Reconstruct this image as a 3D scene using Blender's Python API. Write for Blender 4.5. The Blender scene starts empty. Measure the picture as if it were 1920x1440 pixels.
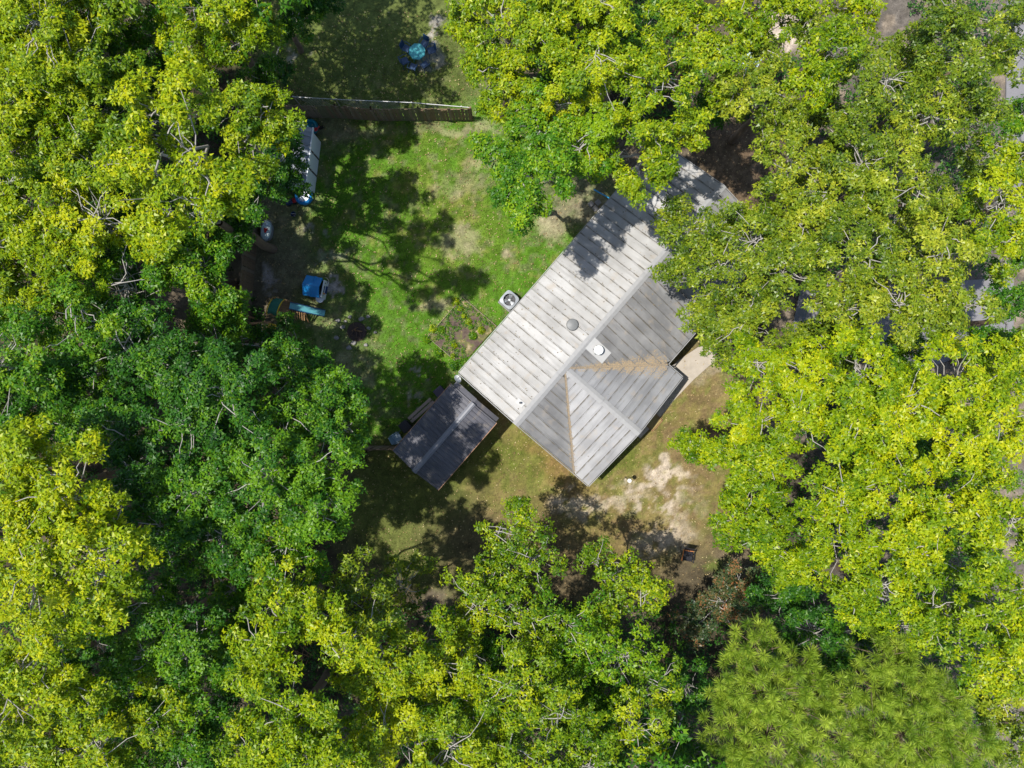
import bpy, math, random
import numpy as np
from mathutils import Vector, Matrix

# ------------------------------------------------------------------ camera, sky, sun, exposure
H = 36.0                      # drone height above the yard
F = 1331.0                    # focal length in photo pixels (1920 wide)
scn = bpy.context.scene
C = scn.collection
cam_d = bpy.data.cameras.new('camera'); cam_d.sensor_width = 36; cam_d.lens = F / 1920 * 36
cam_d.clip_end = 3000; cam_d.clip_start = 0.1
cam = bpy.data.objects.new('camera', cam_d); C.objects.link(cam); cam.location = (0, 0, H)
scn.camera = cam

SUN_EL = math.radians(70.5)
SHADOW_AZ = math.radians(-2)          # shadows fall towards +x, a touch towards -y
world = bpy.data.worlds.new('World'); scn.world = world; world.use_nodes = True
wn = world.node_tree; bg = wn.nodes['Background']
sky = wn.nodes.new('ShaderNodeTexSky'); sky.sky_type = 'NISHITA'; sky.sun_disc = False
sky.sun_elevation = SUN_EL
sdir = Vector((math.cos(SHADOW_AZ + math.pi) * math.cos(SUN_EL), math.sin(SHADOW_AZ + math.pi) * math.cos(SUN_EL), math.sin(SUN_EL)))
sky.sun_rotation = math.atan2(sdir.x, sdir.y)
wn.links.new(sky.outputs[0], bg.inputs[0]); bg.inputs[1].default_value = 0.135
sun_d = bpy.data.lights.new('sun', 'SUN'); sun_d.energy = 4.8; sun_d.angle = math.radians(0.53); sun_d.color = (1.0, 0.955, 0.88)
sun = bpy.data.objects.new('sun', sun_d); C.objects.link(sun); sun.location = (-20, 4, 60)
sun.rotation_euler = (-sdir).to_track_quat('-Z', 'Y').to_euler()
scn.view_settings.view_transform = 'Standard'; scn.view_settings.look = 'None'
scn.view_settings.gamma = 1; scn.view_settings.use_curve_mapping = False
scn.view_settings.exposure = 0.5
scn.cycles.max_bounces = 8; scn.cycles.transmission_bounces = 4; scn.cycles.diffuse_bounces = 4

rnd = random.Random(7); NR = np.random.default_rng(11)

def P(px, py, z=0.0):
    """world point of photo pixel at height z"""
    s = (H - z) / F
    return Vector(((px - 960) * s, (720 - py) * s, z))

# ------------------------------------------------------------------ materials
def new_mat(name):
    m = bpy.data.materials.new(name); m.use_nodes = True
    nt = m.node_tree; return m, nt, nt.nodes['Principled BSDF']

def N(nt, typ, **kw):
    n = nt.nodes.new(typ)
    for k, v in kw.items(): setattr(n, k, v)
    return n

def rgba(c): return (c[0], c[1], c[2], 1)

def mat(name, col, rough=0.6, metal=0.0, var=0.18, scale=6.0, spec=0.4, bump=0.0, bscale=40, trans=0.0):
    m, nt, b = new_mat(name)
    tc = N(nt, 'ShaderNodeTexCoord'); no = N(nt, 'ShaderNodeTexNoise'); no.inputs['Scale'].default_value = scale; no.inputs['Detail'].default_value = 6
    nt.links.new(tc.outputs['Object'], no.inputs['Vector'])
    mx = N(nt, 'ShaderNodeMix', data_type='RGBA')
    mx.inputs[6].default_value = rgba([c * (1 - var) for c in col]); mx.inputs[7].default_value = rgba([min(1, c * (1 + var)) for c in col])
    nt.links.new(no.outputs['Fac'], mx.inputs[0]); nt.links.new(mx.outputs[2], b.inputs['Base Color'])
    b.inputs['Roughness'].default_value = rough; b.inputs['Metallic'].default_value = metal
    b.inputs['Specular IOR Level'].default_value = spec
    if trans: b.inputs['Transmission Weight'].default_value = trans
    if bump:
        n2 = N(nt, 'ShaderNodeTexNoise'); n2.inputs['Scale'].default_value = bscale
        bp = N(nt, 'ShaderNodeBump'); bp.inputs['Strength'].default_value = bump; bp.inputs['Distance'].default_value = 0.02
        nt.links.new(tc.outputs['Object'], n2.inputs['Vector']); nt.links.new(n2.outputs['Fac'], bp.inputs['Height']); nt.links.new(bp.outputs[0], b.inputs['Normal'])
    return m

def leaf_mat(name, c0, c1, c2, transl=0.35, rough=0.42):
    m, nt, b = new_mat(name)
    at = N(nt, 'ShaderNodeAttribute'); at.attribute_name = 'tint'
    r = N(nt, 'ShaderNodeValToRGB'); e = r.color_ramp.elements
    e[0].position = 0.0; e[0].color = rgba(c0); e[1].position = 1.0; e[1].color = rgba(c2)
    k = e.new(0.5); k.color = rgba(c1)
    nt.links.new(at.outputs['Fac'], r.inputs[0]); nt.links.new(r.outputs[0], b.inputs['Base Color'])
    b.inputs['Roughness'].default_value = rough; b.inputs['Specular IOR Level'].default_value = 0.3
    tr = N(nt, 'ShaderNodeBsdfTranslucent')
    hs = N(nt, 'ShaderNodeHueSaturation'); hs.inputs['Hue'].default_value = 0.492; hs.inputs['Saturation'].default_value = 1.05; hs.inputs['Value'].default_value = 1.35
    nt.links.new(r.outputs[0], hs.inputs['Color']); nt.links.new(hs.outputs[0], tr.inputs['Color'])
    mx = N(nt, 'ShaderNodeMixShader'); mx.inputs[0].default_value = transl
    nt.links.new(b.outputs[0], mx.inputs[1]); nt.links.new(tr.outputs[0], mx.inputs[2])
    nt.links.new(mx.outputs[0], nt.nodes['Material Output'].inputs['Surface'])
    return m

LEAF = {
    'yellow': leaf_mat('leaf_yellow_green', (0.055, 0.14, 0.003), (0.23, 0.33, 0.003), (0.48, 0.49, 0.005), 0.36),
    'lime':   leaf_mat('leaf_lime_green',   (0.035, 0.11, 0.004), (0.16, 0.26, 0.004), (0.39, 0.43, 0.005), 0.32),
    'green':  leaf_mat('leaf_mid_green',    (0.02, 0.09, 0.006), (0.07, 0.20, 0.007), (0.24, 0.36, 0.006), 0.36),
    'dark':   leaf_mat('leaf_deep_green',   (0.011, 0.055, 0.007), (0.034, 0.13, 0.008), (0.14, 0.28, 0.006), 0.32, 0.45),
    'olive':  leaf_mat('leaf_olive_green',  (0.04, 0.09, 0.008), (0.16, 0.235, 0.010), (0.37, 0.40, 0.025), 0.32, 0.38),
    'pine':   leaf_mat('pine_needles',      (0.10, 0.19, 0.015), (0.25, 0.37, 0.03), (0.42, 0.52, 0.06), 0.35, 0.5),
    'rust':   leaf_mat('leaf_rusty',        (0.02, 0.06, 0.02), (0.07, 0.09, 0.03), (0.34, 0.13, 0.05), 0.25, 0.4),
}
BARK = mat('pale_grey_bark', (0.32, 0.30, 0.27), 0.85, var=0.35, scale=9, bump=0.5)
BARKD = mat('brown_bark', (0.16, 0.115, 0.08), 0.9, var=0.35, scale=9, bump=0.6)

# ------------------------------------------------------------------ object helpers
def tag(o, label=None, cat=None, group=None, kind=None):
    if label: o['label'] = label
    if cat: o['category'] = cat
    if group: o['group'] = group
    if kind: o['kind'] = kind
    return o

def empty(name, label, cat, loc=(0, 0, 0), rz=0.0, group=None):
    o = bpy.data.objects.new(name, None); C.objects.link(o); o.location = loc; o.rotation_euler = (0, 0, rz)
    o.empty_display_size = 0.2
    return tag(o, label, cat, group)

def mesh_np(name, V, Fc, m, parent=None, tint=None, smooth=False):
    """V (n,3), Fc (k,4) or (k,3) int array"""
    V = np.asarray(V, dtype=np.float32); Fc = np.asarray(Fc, dtype=np.int32)
    me = bpy.data.meshes.new(name)
    nf, w = Fc.shape
    me.vertices.add(len(V)); me.vertices.foreach_set('co', V.ravel())
    me.loops.add(nf * w); me.loops.foreach_set('vertex_index', Fc.ravel())
    me.polygons.add(nf)
    me.polygons.foreach_set('loop_start', np.arange(nf, dtype=np.int32) * w)
    me.polygons.foreach_set('loop_total', np.full(nf, w, dtype=np.int32))
    if smooth: me.polygons.foreach_set('use_smooth', np.ones(nf, dtype=bool))
    if tint is not None:
        a = me.attributes.new('tint', 'FLOAT', 'FACE'); a.data.foreach_set('value', np.asarray(tint, dtype=np.float32))
    me.update(calc_edges=True)
    me.materials.append(m)
    o = bpy.data.objects.new(name, me); C.objects.link(o)
    if parent: o.parent = parent
    return o

class MB:
    """collects simple solids, linked as one mesh object"""
    def __init__(s): s.v = []; s.f = []
    def add(s, vs, fs, M=None):
        n = len(s.v)
        s.v += [tuple((M @ Vector(v)) if M else v) for v in vs]; s.f += [tuple(i + n for i in f) for f in fs]; return s
    def box(s, x0, x1, y0, y1, z0, z1, M=None, bev=0.0):
        if bev <= 0:
            vs = [(x, y, z) for z in (z0, z1) for x, y in ((x0, y0), (x1, y0), (x1, y1), (x0, y1))]
            return s.add(vs, [(3, 2, 1, 0), (4, 5, 6, 7), (0, 1, 5, 4), (1, 2, 6, 5), (2, 3, 7, 6), (3, 0, 4, 7)], M)
        b = bev; ring = [(x0 + b, y0), (x1 - b, y0), (x1, y0 + b), (x1, y1 - b), (x1 - b, y1), (x0 + b, y1), (x0, y1 - b), (x0, y0 + b)]
        cx, cy = (x0 + x1) / 2, (y0 + y1) / 2
        def sh(k): return [(cx + (x - cx) * k[0], cy + (y - cy) * k[1]) for x, y in ring]
        ins = ((x1 - x0 - 2 * b) / (x1 - x0), (y1 - y0 - 2 * b) / (y1 - y0))
        L = [(sh(ins), z0), (ring, z0 + b), (ring, z1 - b), (sh(ins), z1)]
        return s.loft([[(x, y, z) for x, y in r] for r, z in L], M)
    def loft(s, rings, M=None, cap=True, closed=True):
        n = len(rings[0]); vs = [p for r in rings for p in r]; fs = []
        for k in range(len(rings) - 1):
            for i in range(n if closed else n - 1):
                j = (i + 1) % n; fs.append((k * n + i, k * n + j, (k + 1) * n + j, (k + 1) * n + i))
        if cap: fs.append(tuple(reversed(range(n)))); fs.append(tuple(range((len(rings) - 1) * n, len(rings) * n)))
        return s.add(vs, fs, M)
    def lathe(s, prof, n=20, cx=0, cy=0, M=None, sx=1, sy=1, cap=True):
        return s.loft([[(cx + r * sx * math.cos(2 * math.pi * i / n), cy + r * sy * math.sin(2 * math.pi * i / n), z) for i in range(n)] for r, z in prof], M, cap)
    def tube(s, pts, r, n=6, r1=None):
        pts = [Vector(p) for p in pts]; rings = []
        for i, p in enumerate(pts):
            d = (pts[min(i + 1, len(pts) - 1)] - pts[max(i - 1, 0)]).normalized()
            a = d.cross(Vector((0, 0, 1)));
            if a.length < 1e-3: a = Vector((1, 0, 0))
            a.normalize(); b = d.cross(a)
            rr = r if r1 is None else r + (r1 - r) * i / (len(pts) - 1)
            rings.append([tuple(p + (a * math.cos(2 * math.pi * k / n) + b * math.sin(2 * math.pi * k / n)) * rr) for k in range(n)])
        return s.loft(rings)
    def prism(s, poly, z0, z1, M=None):
        return s.loft([[(x, y, z0) for x, y in poly], [(x, y, z1) for x, y in poly]], M)
    def build(s, name, m, parent=None, smooth=False):
        me = bpy.data.meshes.new(name); me.from_pydata(s.v, [], s.f); me.materials.append(m)
        if smooth:
            me.polygons.foreach_set('use_smooth', [True] * len(me.polygons))
            try: me.set_sharp_from_angle(angle=math.radians(40))
            except Exception: pass
        me.update()
        o = bpy.data.objects.new(name, me); C.objects.link(o)
        if parent: o.parent = parent
        return o

# ------------------------------------------------------------------ numpy noise
def vnoise(x, y, seed):
    r = np.random.default_rng(seed); T = r.random((256, 256))
    xi = np.floor(x).astype(int); yi = np.floor(y).astype(int); fx = x - xi; fy = y - yi
    fx = fx * fx * (3 - 2 * fx); fy = fy * fy * (3 - 2 * fy)
    a = T[xi % 256, yi % 256]; b = T[(xi + 1) % 256, yi % 256]; c = T[xi % 256, (yi + 1) % 256]; d = T[(xi + 1) % 256, (yi + 1) % 256]
    return (a * (1 - fx) + b * fx) * (1 - fy) + (c * (1 - fx) + d * fx) * fy
def fbm(x, y, seed, oct=4):
    t = 0; a = 0.5; f = 1
    for k in range(oct): t = t + a * vnoise(x * f + 100, y * f + 100, seed + k); a *= 0.5; f *= 2.03
    return t / (1 - 0.5 ** oct)
def sstep(a, b, t):
    t = np.clip((t - a) / (b - a), 0, 1); return t * t * (3 - 2 * t)

# ------------------------------------------------------------------ ground
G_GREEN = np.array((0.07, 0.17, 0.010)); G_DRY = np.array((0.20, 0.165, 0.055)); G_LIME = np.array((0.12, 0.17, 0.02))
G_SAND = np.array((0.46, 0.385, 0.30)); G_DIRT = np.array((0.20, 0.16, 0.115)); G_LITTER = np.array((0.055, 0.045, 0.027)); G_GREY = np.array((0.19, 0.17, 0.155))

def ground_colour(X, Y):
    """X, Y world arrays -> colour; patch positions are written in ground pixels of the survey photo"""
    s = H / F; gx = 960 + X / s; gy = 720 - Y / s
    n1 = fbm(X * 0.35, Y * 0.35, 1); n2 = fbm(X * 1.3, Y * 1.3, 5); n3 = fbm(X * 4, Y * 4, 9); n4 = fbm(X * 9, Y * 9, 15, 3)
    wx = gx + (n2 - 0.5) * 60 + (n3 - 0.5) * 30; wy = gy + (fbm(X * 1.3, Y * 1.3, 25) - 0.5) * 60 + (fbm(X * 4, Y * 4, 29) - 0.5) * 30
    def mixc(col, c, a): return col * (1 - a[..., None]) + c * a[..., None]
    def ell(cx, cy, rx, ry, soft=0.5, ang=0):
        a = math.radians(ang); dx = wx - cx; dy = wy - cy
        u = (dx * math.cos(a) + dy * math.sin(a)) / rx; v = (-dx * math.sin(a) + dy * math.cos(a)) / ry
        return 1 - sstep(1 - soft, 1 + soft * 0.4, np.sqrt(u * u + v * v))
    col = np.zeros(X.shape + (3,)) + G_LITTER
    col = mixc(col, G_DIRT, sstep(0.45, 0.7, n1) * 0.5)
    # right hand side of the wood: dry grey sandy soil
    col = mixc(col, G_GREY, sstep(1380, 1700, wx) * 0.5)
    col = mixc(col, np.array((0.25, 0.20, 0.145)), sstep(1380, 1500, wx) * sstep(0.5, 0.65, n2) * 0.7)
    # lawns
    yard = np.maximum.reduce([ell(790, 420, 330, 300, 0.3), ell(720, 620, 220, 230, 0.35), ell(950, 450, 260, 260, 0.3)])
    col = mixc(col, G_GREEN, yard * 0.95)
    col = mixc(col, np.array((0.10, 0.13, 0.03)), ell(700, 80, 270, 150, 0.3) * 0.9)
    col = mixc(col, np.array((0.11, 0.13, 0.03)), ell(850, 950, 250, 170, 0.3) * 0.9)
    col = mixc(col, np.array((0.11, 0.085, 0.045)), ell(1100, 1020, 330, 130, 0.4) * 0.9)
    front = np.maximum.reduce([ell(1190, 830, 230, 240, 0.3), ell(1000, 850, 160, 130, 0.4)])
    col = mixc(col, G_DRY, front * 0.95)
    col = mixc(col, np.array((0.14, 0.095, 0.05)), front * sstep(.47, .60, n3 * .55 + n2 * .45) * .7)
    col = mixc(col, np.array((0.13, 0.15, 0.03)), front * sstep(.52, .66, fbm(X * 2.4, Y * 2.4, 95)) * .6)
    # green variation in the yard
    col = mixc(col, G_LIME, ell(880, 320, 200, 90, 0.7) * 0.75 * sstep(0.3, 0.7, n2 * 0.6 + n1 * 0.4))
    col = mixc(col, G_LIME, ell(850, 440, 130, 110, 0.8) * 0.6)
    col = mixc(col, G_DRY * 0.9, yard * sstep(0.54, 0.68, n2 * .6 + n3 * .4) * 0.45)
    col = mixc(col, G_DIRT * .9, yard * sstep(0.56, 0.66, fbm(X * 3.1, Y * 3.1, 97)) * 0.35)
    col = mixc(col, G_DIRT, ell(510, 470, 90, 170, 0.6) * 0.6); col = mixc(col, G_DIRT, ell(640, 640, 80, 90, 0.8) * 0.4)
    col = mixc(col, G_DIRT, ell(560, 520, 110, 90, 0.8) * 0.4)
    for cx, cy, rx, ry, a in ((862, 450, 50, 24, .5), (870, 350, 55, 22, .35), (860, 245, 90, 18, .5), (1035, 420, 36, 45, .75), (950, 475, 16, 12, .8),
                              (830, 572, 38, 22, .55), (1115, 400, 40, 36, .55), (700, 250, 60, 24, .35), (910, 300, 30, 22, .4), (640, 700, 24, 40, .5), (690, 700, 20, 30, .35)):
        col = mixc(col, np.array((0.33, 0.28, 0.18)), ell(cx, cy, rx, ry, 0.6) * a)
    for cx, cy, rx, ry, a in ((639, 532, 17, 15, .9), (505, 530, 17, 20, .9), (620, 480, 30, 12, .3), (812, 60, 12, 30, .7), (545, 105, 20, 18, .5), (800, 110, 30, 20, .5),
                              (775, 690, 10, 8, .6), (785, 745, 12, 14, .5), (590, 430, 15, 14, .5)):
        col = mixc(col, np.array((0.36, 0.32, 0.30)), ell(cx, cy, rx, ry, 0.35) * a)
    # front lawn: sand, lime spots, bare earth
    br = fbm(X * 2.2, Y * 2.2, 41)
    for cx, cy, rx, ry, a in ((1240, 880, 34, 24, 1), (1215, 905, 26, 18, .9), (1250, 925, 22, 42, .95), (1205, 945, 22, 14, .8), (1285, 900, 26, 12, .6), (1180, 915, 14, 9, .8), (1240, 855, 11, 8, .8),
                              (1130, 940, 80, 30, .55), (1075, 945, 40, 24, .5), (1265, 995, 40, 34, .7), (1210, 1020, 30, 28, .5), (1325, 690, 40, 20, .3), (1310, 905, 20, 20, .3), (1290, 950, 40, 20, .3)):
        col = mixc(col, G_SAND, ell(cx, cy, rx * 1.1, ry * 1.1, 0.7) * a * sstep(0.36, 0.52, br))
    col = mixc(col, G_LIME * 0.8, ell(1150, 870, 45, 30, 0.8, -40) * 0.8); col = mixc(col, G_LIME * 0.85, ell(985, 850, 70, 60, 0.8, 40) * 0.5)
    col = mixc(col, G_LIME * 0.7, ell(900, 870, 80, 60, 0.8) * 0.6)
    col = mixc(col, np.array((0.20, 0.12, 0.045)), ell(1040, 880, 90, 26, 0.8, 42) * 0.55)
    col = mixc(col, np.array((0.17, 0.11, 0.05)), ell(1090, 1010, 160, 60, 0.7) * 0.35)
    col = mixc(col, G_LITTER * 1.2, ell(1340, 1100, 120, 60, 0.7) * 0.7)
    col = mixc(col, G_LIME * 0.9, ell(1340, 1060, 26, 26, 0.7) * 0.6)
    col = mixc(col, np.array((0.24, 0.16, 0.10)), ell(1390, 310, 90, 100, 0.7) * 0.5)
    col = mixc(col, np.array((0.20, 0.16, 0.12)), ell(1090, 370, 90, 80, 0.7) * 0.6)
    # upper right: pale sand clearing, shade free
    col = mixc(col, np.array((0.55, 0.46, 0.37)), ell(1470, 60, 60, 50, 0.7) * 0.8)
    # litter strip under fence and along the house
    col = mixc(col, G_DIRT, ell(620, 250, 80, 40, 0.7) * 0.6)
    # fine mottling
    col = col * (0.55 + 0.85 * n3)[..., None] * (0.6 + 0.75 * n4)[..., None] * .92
    return np.clip(col, 0.004, 0.8), yard, front

m_ground, nt, b = new_mat('yard_ground')
at = N(nt, 'ShaderNodeAttribute'); at.attribute_name = 'soil'
tc = N(nt, 'ShaderNodeTexCoord'); no = N(nt, 'ShaderNodeTexNoise'); no.inputs['Scale'].default_value = 14; no.inputs['Detail'].default_value = 10; no.inputs['Roughness'].default_value = 0.75
nt.links.new(tc.outputs['Object'], no.inputs['Vector'])
mr = N(nt, 'ShaderNodeMapRange'); mr.inputs[1].default_value = 0.3; mr.inputs[2].default_value = 0.7; mr.inputs[3].default_value = 0.55; mr.inputs[4].default_value = 1.45
nt.links.new(no.outputs['Fac'], mr.inputs[0])
vm = N(nt, 'ShaderNodeVectorMath', operation='SCALE'); nt.links.new(at.outputs['Color'], vm.inputs[0]); nt.links.new(mr.outputs[0], vm.inputs['Scale'])
nt.links.new(vm.outputs[0], b.inputs['Base Color']); b.inputs['Roughness'].default_value = 0.95; b.inputs['Specular IOR Level'].default_value = 0.15
bp = N(nt, 'ShaderNodeBump'); bp.inputs['Strength'].default_value = 0.7; bp.inputs['Distance'].default_value = 0.06
nt.links.new(no.outputs['Fac'], bp.inputs['Height']); nt.links.new(bp.outputs[0], b.inputs['Normal'])

def hgt(X, Y): return (fbm(X * 0.8, Y * 0.8, 61) - 0.5) * 0.06
xs = np.concatenate(([-900, -300, -120, -60, -40], np.arange(-30, 30.01, 0.11), [40, 60, 120, 300, 900]))
ys = np.concatenate(([-900, -300, -120, -60, -35], np.arange(-23, 23.01, 0.11), [35, 60, 120, 300, 900]))
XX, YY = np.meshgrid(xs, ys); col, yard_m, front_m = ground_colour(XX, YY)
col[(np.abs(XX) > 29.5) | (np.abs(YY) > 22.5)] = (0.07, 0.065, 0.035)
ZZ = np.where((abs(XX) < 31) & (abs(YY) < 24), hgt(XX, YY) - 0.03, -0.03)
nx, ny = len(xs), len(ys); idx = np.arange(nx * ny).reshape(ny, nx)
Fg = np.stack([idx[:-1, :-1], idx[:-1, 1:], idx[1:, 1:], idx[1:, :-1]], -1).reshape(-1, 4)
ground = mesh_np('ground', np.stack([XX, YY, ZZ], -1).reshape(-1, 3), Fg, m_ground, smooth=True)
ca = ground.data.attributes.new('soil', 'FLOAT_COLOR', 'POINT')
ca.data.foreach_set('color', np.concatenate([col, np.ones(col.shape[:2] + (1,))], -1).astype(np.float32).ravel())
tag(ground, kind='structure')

# grass tufts as real blades
def leaves_faces(n): return (np.arange(n)[:, None] * 4 + np.array([0, 1, 2, 3])[None, :]).astype(np.int32)
GRASS = leaf_mat('grass_blades', (0.16, 0.15, 0.045), (0.10, 0.17, 0.015), (0.17, 0.27, 0.015), 0.3, 0.7)
def grass(n, seed):
    r = np.random.default_rng(seed); X = r.uniform(-12, 13, n); Y = r.uniform(-12.5, 18, n)
    c, yd, fr = ground_colour(X, Y)
    greenness = (c[:, 1] - c[:, 0]) / (c[:, 1] + 1e-4)
    keep = (r.random(n) < np.clip(greenness * 3.2 + 0.12, 0, 1)) & ((yd > 0.2) | (fr > 0.2) | (np.abs(X + 7) < 6))
    X = X[keep]; Y = Y[keep]; g = greenness[keep]; k = len(X)
    a = r.uniform(0, 2 * np.pi, k); L = r.uniform(0.05, 0.13, k); w = r.uniform(0.008, 0.016, k); ln = r.uniform(0.2, 0.9, k)
    d = np.stack([np.cos(a) * ln, np.sin(a) * ln, np.ones(k)], -1); d /= np.linalg.norm(d, axis=1)[:, None]
    sd = np.stack([-np.sin(a), np.cos(a), np.zeros(k)], -1)
    B = np.stack([X, Y, hgt(X, Y) - 0.035], -1)
    T = B + d * L[:, None]; M_ = B + d * (L * 0.55)[:, None]
    V = np.stack([B - sd * w[:, None], M_ + sd * w[:, None], T, M_ - sd * w[:, None]], 1).reshape(-1, 3)
    o = mesh_np('grass', V, leaves_faces(k), GRASS, tint=np.clip(g * 1.3 + r.normal(0.15, 0.2, k), 0, 1))
    tag(o, 'short patchy green grass growing over the back and front lawn', 'grass', kind='stuff')
grass(120000, 3)

# paving by the front of the house and the driveways seen through the trees on the right
CONC = mat('worn_concrete', (0.34, 0.30, 0.25), 0.9, var=0.25, scale=3, bump=0.4)
CONCG = mat('grey_road_concrete', (0.17, 0.165, 0.17), 0.9, var=0.25, scale=1.5, bump=0.3)
def slab(name, pts, z0, z1, m):
    mb = MB(); mb.prism([(P(x, y).x, P(x, y).y) for x, y in pts], z0, z1); return tag(mb.build(name, m), kind='structure')
slab('path', [(1180, 800), (1200, 822), (1232, 790), (1262, 752), (1300, 712), (1345, 672), (1322, 642), (1280, 670), (1240, 700), (1205, 755)][::-1], -0.1, 0.035, CONC)
slab('driveway', [(1500, 545), (1900, 520), (1900, 640), (1700, 700), (1480, 640)][::-1], -0.1, 0.03, CONCG)
slab('road', [(1890, -600), (2300, -600), (2300, 2000), (2020, 2000), (1990, 900), (1885, 300)][::-1], -0.1, 0.045, CONCG)

# ------------------------------------------------------------------ house
def roof_mat(name, c0, c1, dirt, seam_axis, spacing, seam_amt=0.5, metal=0.0):
    """weathered painted metal: patches, streaks running down the slope and grime caught along the seams"""
    m, nt, b = new_mat(name)
    tc = N(nt, 'ShaderNodeTexCoord')
    def noise(scale, vec=None, det=5):
        n = N(nt, 'ShaderNodeTexNoise'); n.inputs['Scale'].default_value = scale; n.inputs['Detail'].default_value = det
        nt.links.new(vec or tc.outputs['Object'], n.inputs['Vector']); return n.outputs['Fac']
    mp = N(nt, 'ShaderNodeMapping'); mp.inputs['Scale'].default_value = (5, 0.6, 1) if seam_axis == 'x' else (0.6, 5, 1)
    nt.links.new(tc.outputs['Object'], mp.inputs['Vector'])
    def mix(a, bcol, f, ty='MIX'):
        x = N(nt, 'ShaderNodeMix', data_type='RGBA', blend_type=ty)
        if isinstance(a, tuple): x.inputs[6].default_value = rgba(a)
        else: nt.links.new(a, x.inputs[6])
        if isinstance(bcol, tuple): x.inputs[7].default_value = rgba(bcol)
        else: nt.links.new(bcol, x.inputs[7])
        if isinstance(f, float): x.inputs[0].default_value = f
        else: nt.links.new(f, x.inputs[0])
        return x.outputs[2]
    def rng(v, a, b_, lo=0., hi=1.):
        r = N(nt, 'ShaderNodeMapRange'); r.inputs[1].default_value = a; r.inputs[2].default_value = b_; r.inputs[3].default_value = lo; r.inputs[4].default_value = hi
        nt.links.new(v, r.inputs[0]); return r.outputs[0]
    def mul(a, b_, op='MULTIPLY'):
        x = N(nt, 'ShaderNodeMath', operation=op)
        for i, q in enumerate((a, b_)):
            if isinstance(q, (int, float)): x.inputs[i].default_value = q
            else: nt.links.new(q, x.inputs[i])
        return x.outputs[0]
    base = mix(c0, c1, rng(noise(0.9), 0.35, 0.65))
    base = mix(base, tuple(c * 0.72 for c in c0), rng(noise(1.2, mp.outputs[0]), 0.5, 0.8, 0, 0.75))
    base = mix(base, (0.30, 0.25, 0.19), rng(noise(2.3, det=9), 0.56, 0.74, 0, 0.45))
    # grime next to the seams
    sep = N(nt, 'ShaderNodeSeparateXYZ'); nt.links.new(tc.outputs['Object'], sep.inputs[0])
    co = sep.outputs['X' if seam_axis == 'x' else 'Y']
    fr = mul(mul(co, 1 / spacing), 0.5, 'ADD'); fr = mul(fr, 1.0, 'FRACT') if False else fr
    f2 = N(nt, 'ShaderNodeMath', operation='FRACT'); nt.links.new(fr, f2.inputs[0])
    d = mul(f2.outputs[0], 0.5, 'SUBTRACT'); ab = N(nt, 'ShaderNodeMath', operation='ABSOLUTE'); nt.links.new(d, ab.inputs[0])
    line = rng(mul(ab.outputs[0], mul(noise(7), 0.09), 'SUBTRACT'), 0.0, 0.04, 1, 0)
    patch = rng(noise(3.2, det=9), 0.42, 0.58, 0.12, 1)
    base = mix(base, dirt, mul(mul(line, patch), seam_amt))
    sp = N(nt, 'ShaderNodeTexNoise'); sp.inputs['Scale'].default_value = 12; sp.inputs['Detail'].default_value = 3; nt.links.new(tc.outputs['Object'], sp.inputs['Vector'])
    base = mix(base, (0.10, 0.08, 0.055), rng(sp.outputs['Fac'], 0.70, 0.76, 0, 0.8))
    oi = N(nt, 'ShaderNodeObjectInfo'); vm = N(nt, 'ShaderNodeVectorMath', operation='SCALE'); nt.links.new(base, vm.inputs[0]); nt.links.new(rng(oi.outputs['Random'], 0, 1, 0.88, 1.08), vm.inputs['Scale'])
    nt.links.new(vm.outputs[0], b.inputs['Base Color'])
    b.inputs['Roughness'].default_value = 0.5; b.inputs['Metallic'].default_value = metal; b.inputs['Specular IOR Level'].default_value = 0.35
    return m
DIRT = (0.11, 0.095, 0.07)
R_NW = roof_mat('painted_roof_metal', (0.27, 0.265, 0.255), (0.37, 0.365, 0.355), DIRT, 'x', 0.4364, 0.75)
R_SE = roof_mat('grey_roof_metal_shade_side', (0.135, 0.135, 0.135), (0.22, 0.218, 0.215), DIRT, 'x', 0.4364, 0.7)  # slope turned from the sun, part of its shade is in this grey
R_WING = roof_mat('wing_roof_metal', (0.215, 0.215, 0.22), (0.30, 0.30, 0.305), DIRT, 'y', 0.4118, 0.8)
R_WING2 = roof_mat('wing_roof_metal_shade_side', (0.165, 0.168, 0.175), (0.24, 0.243, 0.25), DIRT, 'y', 0.4118, 0.6)  # wing slope away from the sun: darker copy, shading put into the colour
CAP = mat('ridge_cap_metal', (0.255, 0.255, 0.255), 0.45, var=0.15)
RUST = mat('valley_with_pine_straw', (0.20, 0.165, 0.125), 0.9, var=0.5, scale=14)
SIDING = mat('beige_siding', (0.50, 0.46, 0.38), 0.7, var=0.08)
TRIM = mat('white_trim', (0.72, 0.71, 0.68), 0.5, var=0.05)
DGLASS = mat('dark_window_glass', (0.03, 0.035, 0.04), 0.08, spec=0.8, var=0.1)
DOORM = mat('white_door', (0.6, 0.6, 0.58), 0.5)

LEN, HW, ZE, ZR = 14.4, 3.58, 2.6, 3.6
WL, WR, WV = 6.74, 3.37, 4.5
ux, uy = 0.6555, 0.7553
O = Vector((0.195, -1.826, 0))
house = empty('house', 'long single storey house under a weathered pale metal gable roof with a front wing', 'house', (0, 0, 0))
house.matrix_world = Matrix(((ux, uy, 0, O.x), (uy, -ux, 0, O.y), (0, 0, -1, 0), (0, 0, 0, 1)))   # placeholder, replaced below
house.matrix_world = Matrix.Identity(4)
# local frame: x along the ridge, y towards NW (so right handed), placed by location + rotation
house.location = O; house.rotation_euler = (0, 0, math.atan2(uy, ux))

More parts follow.
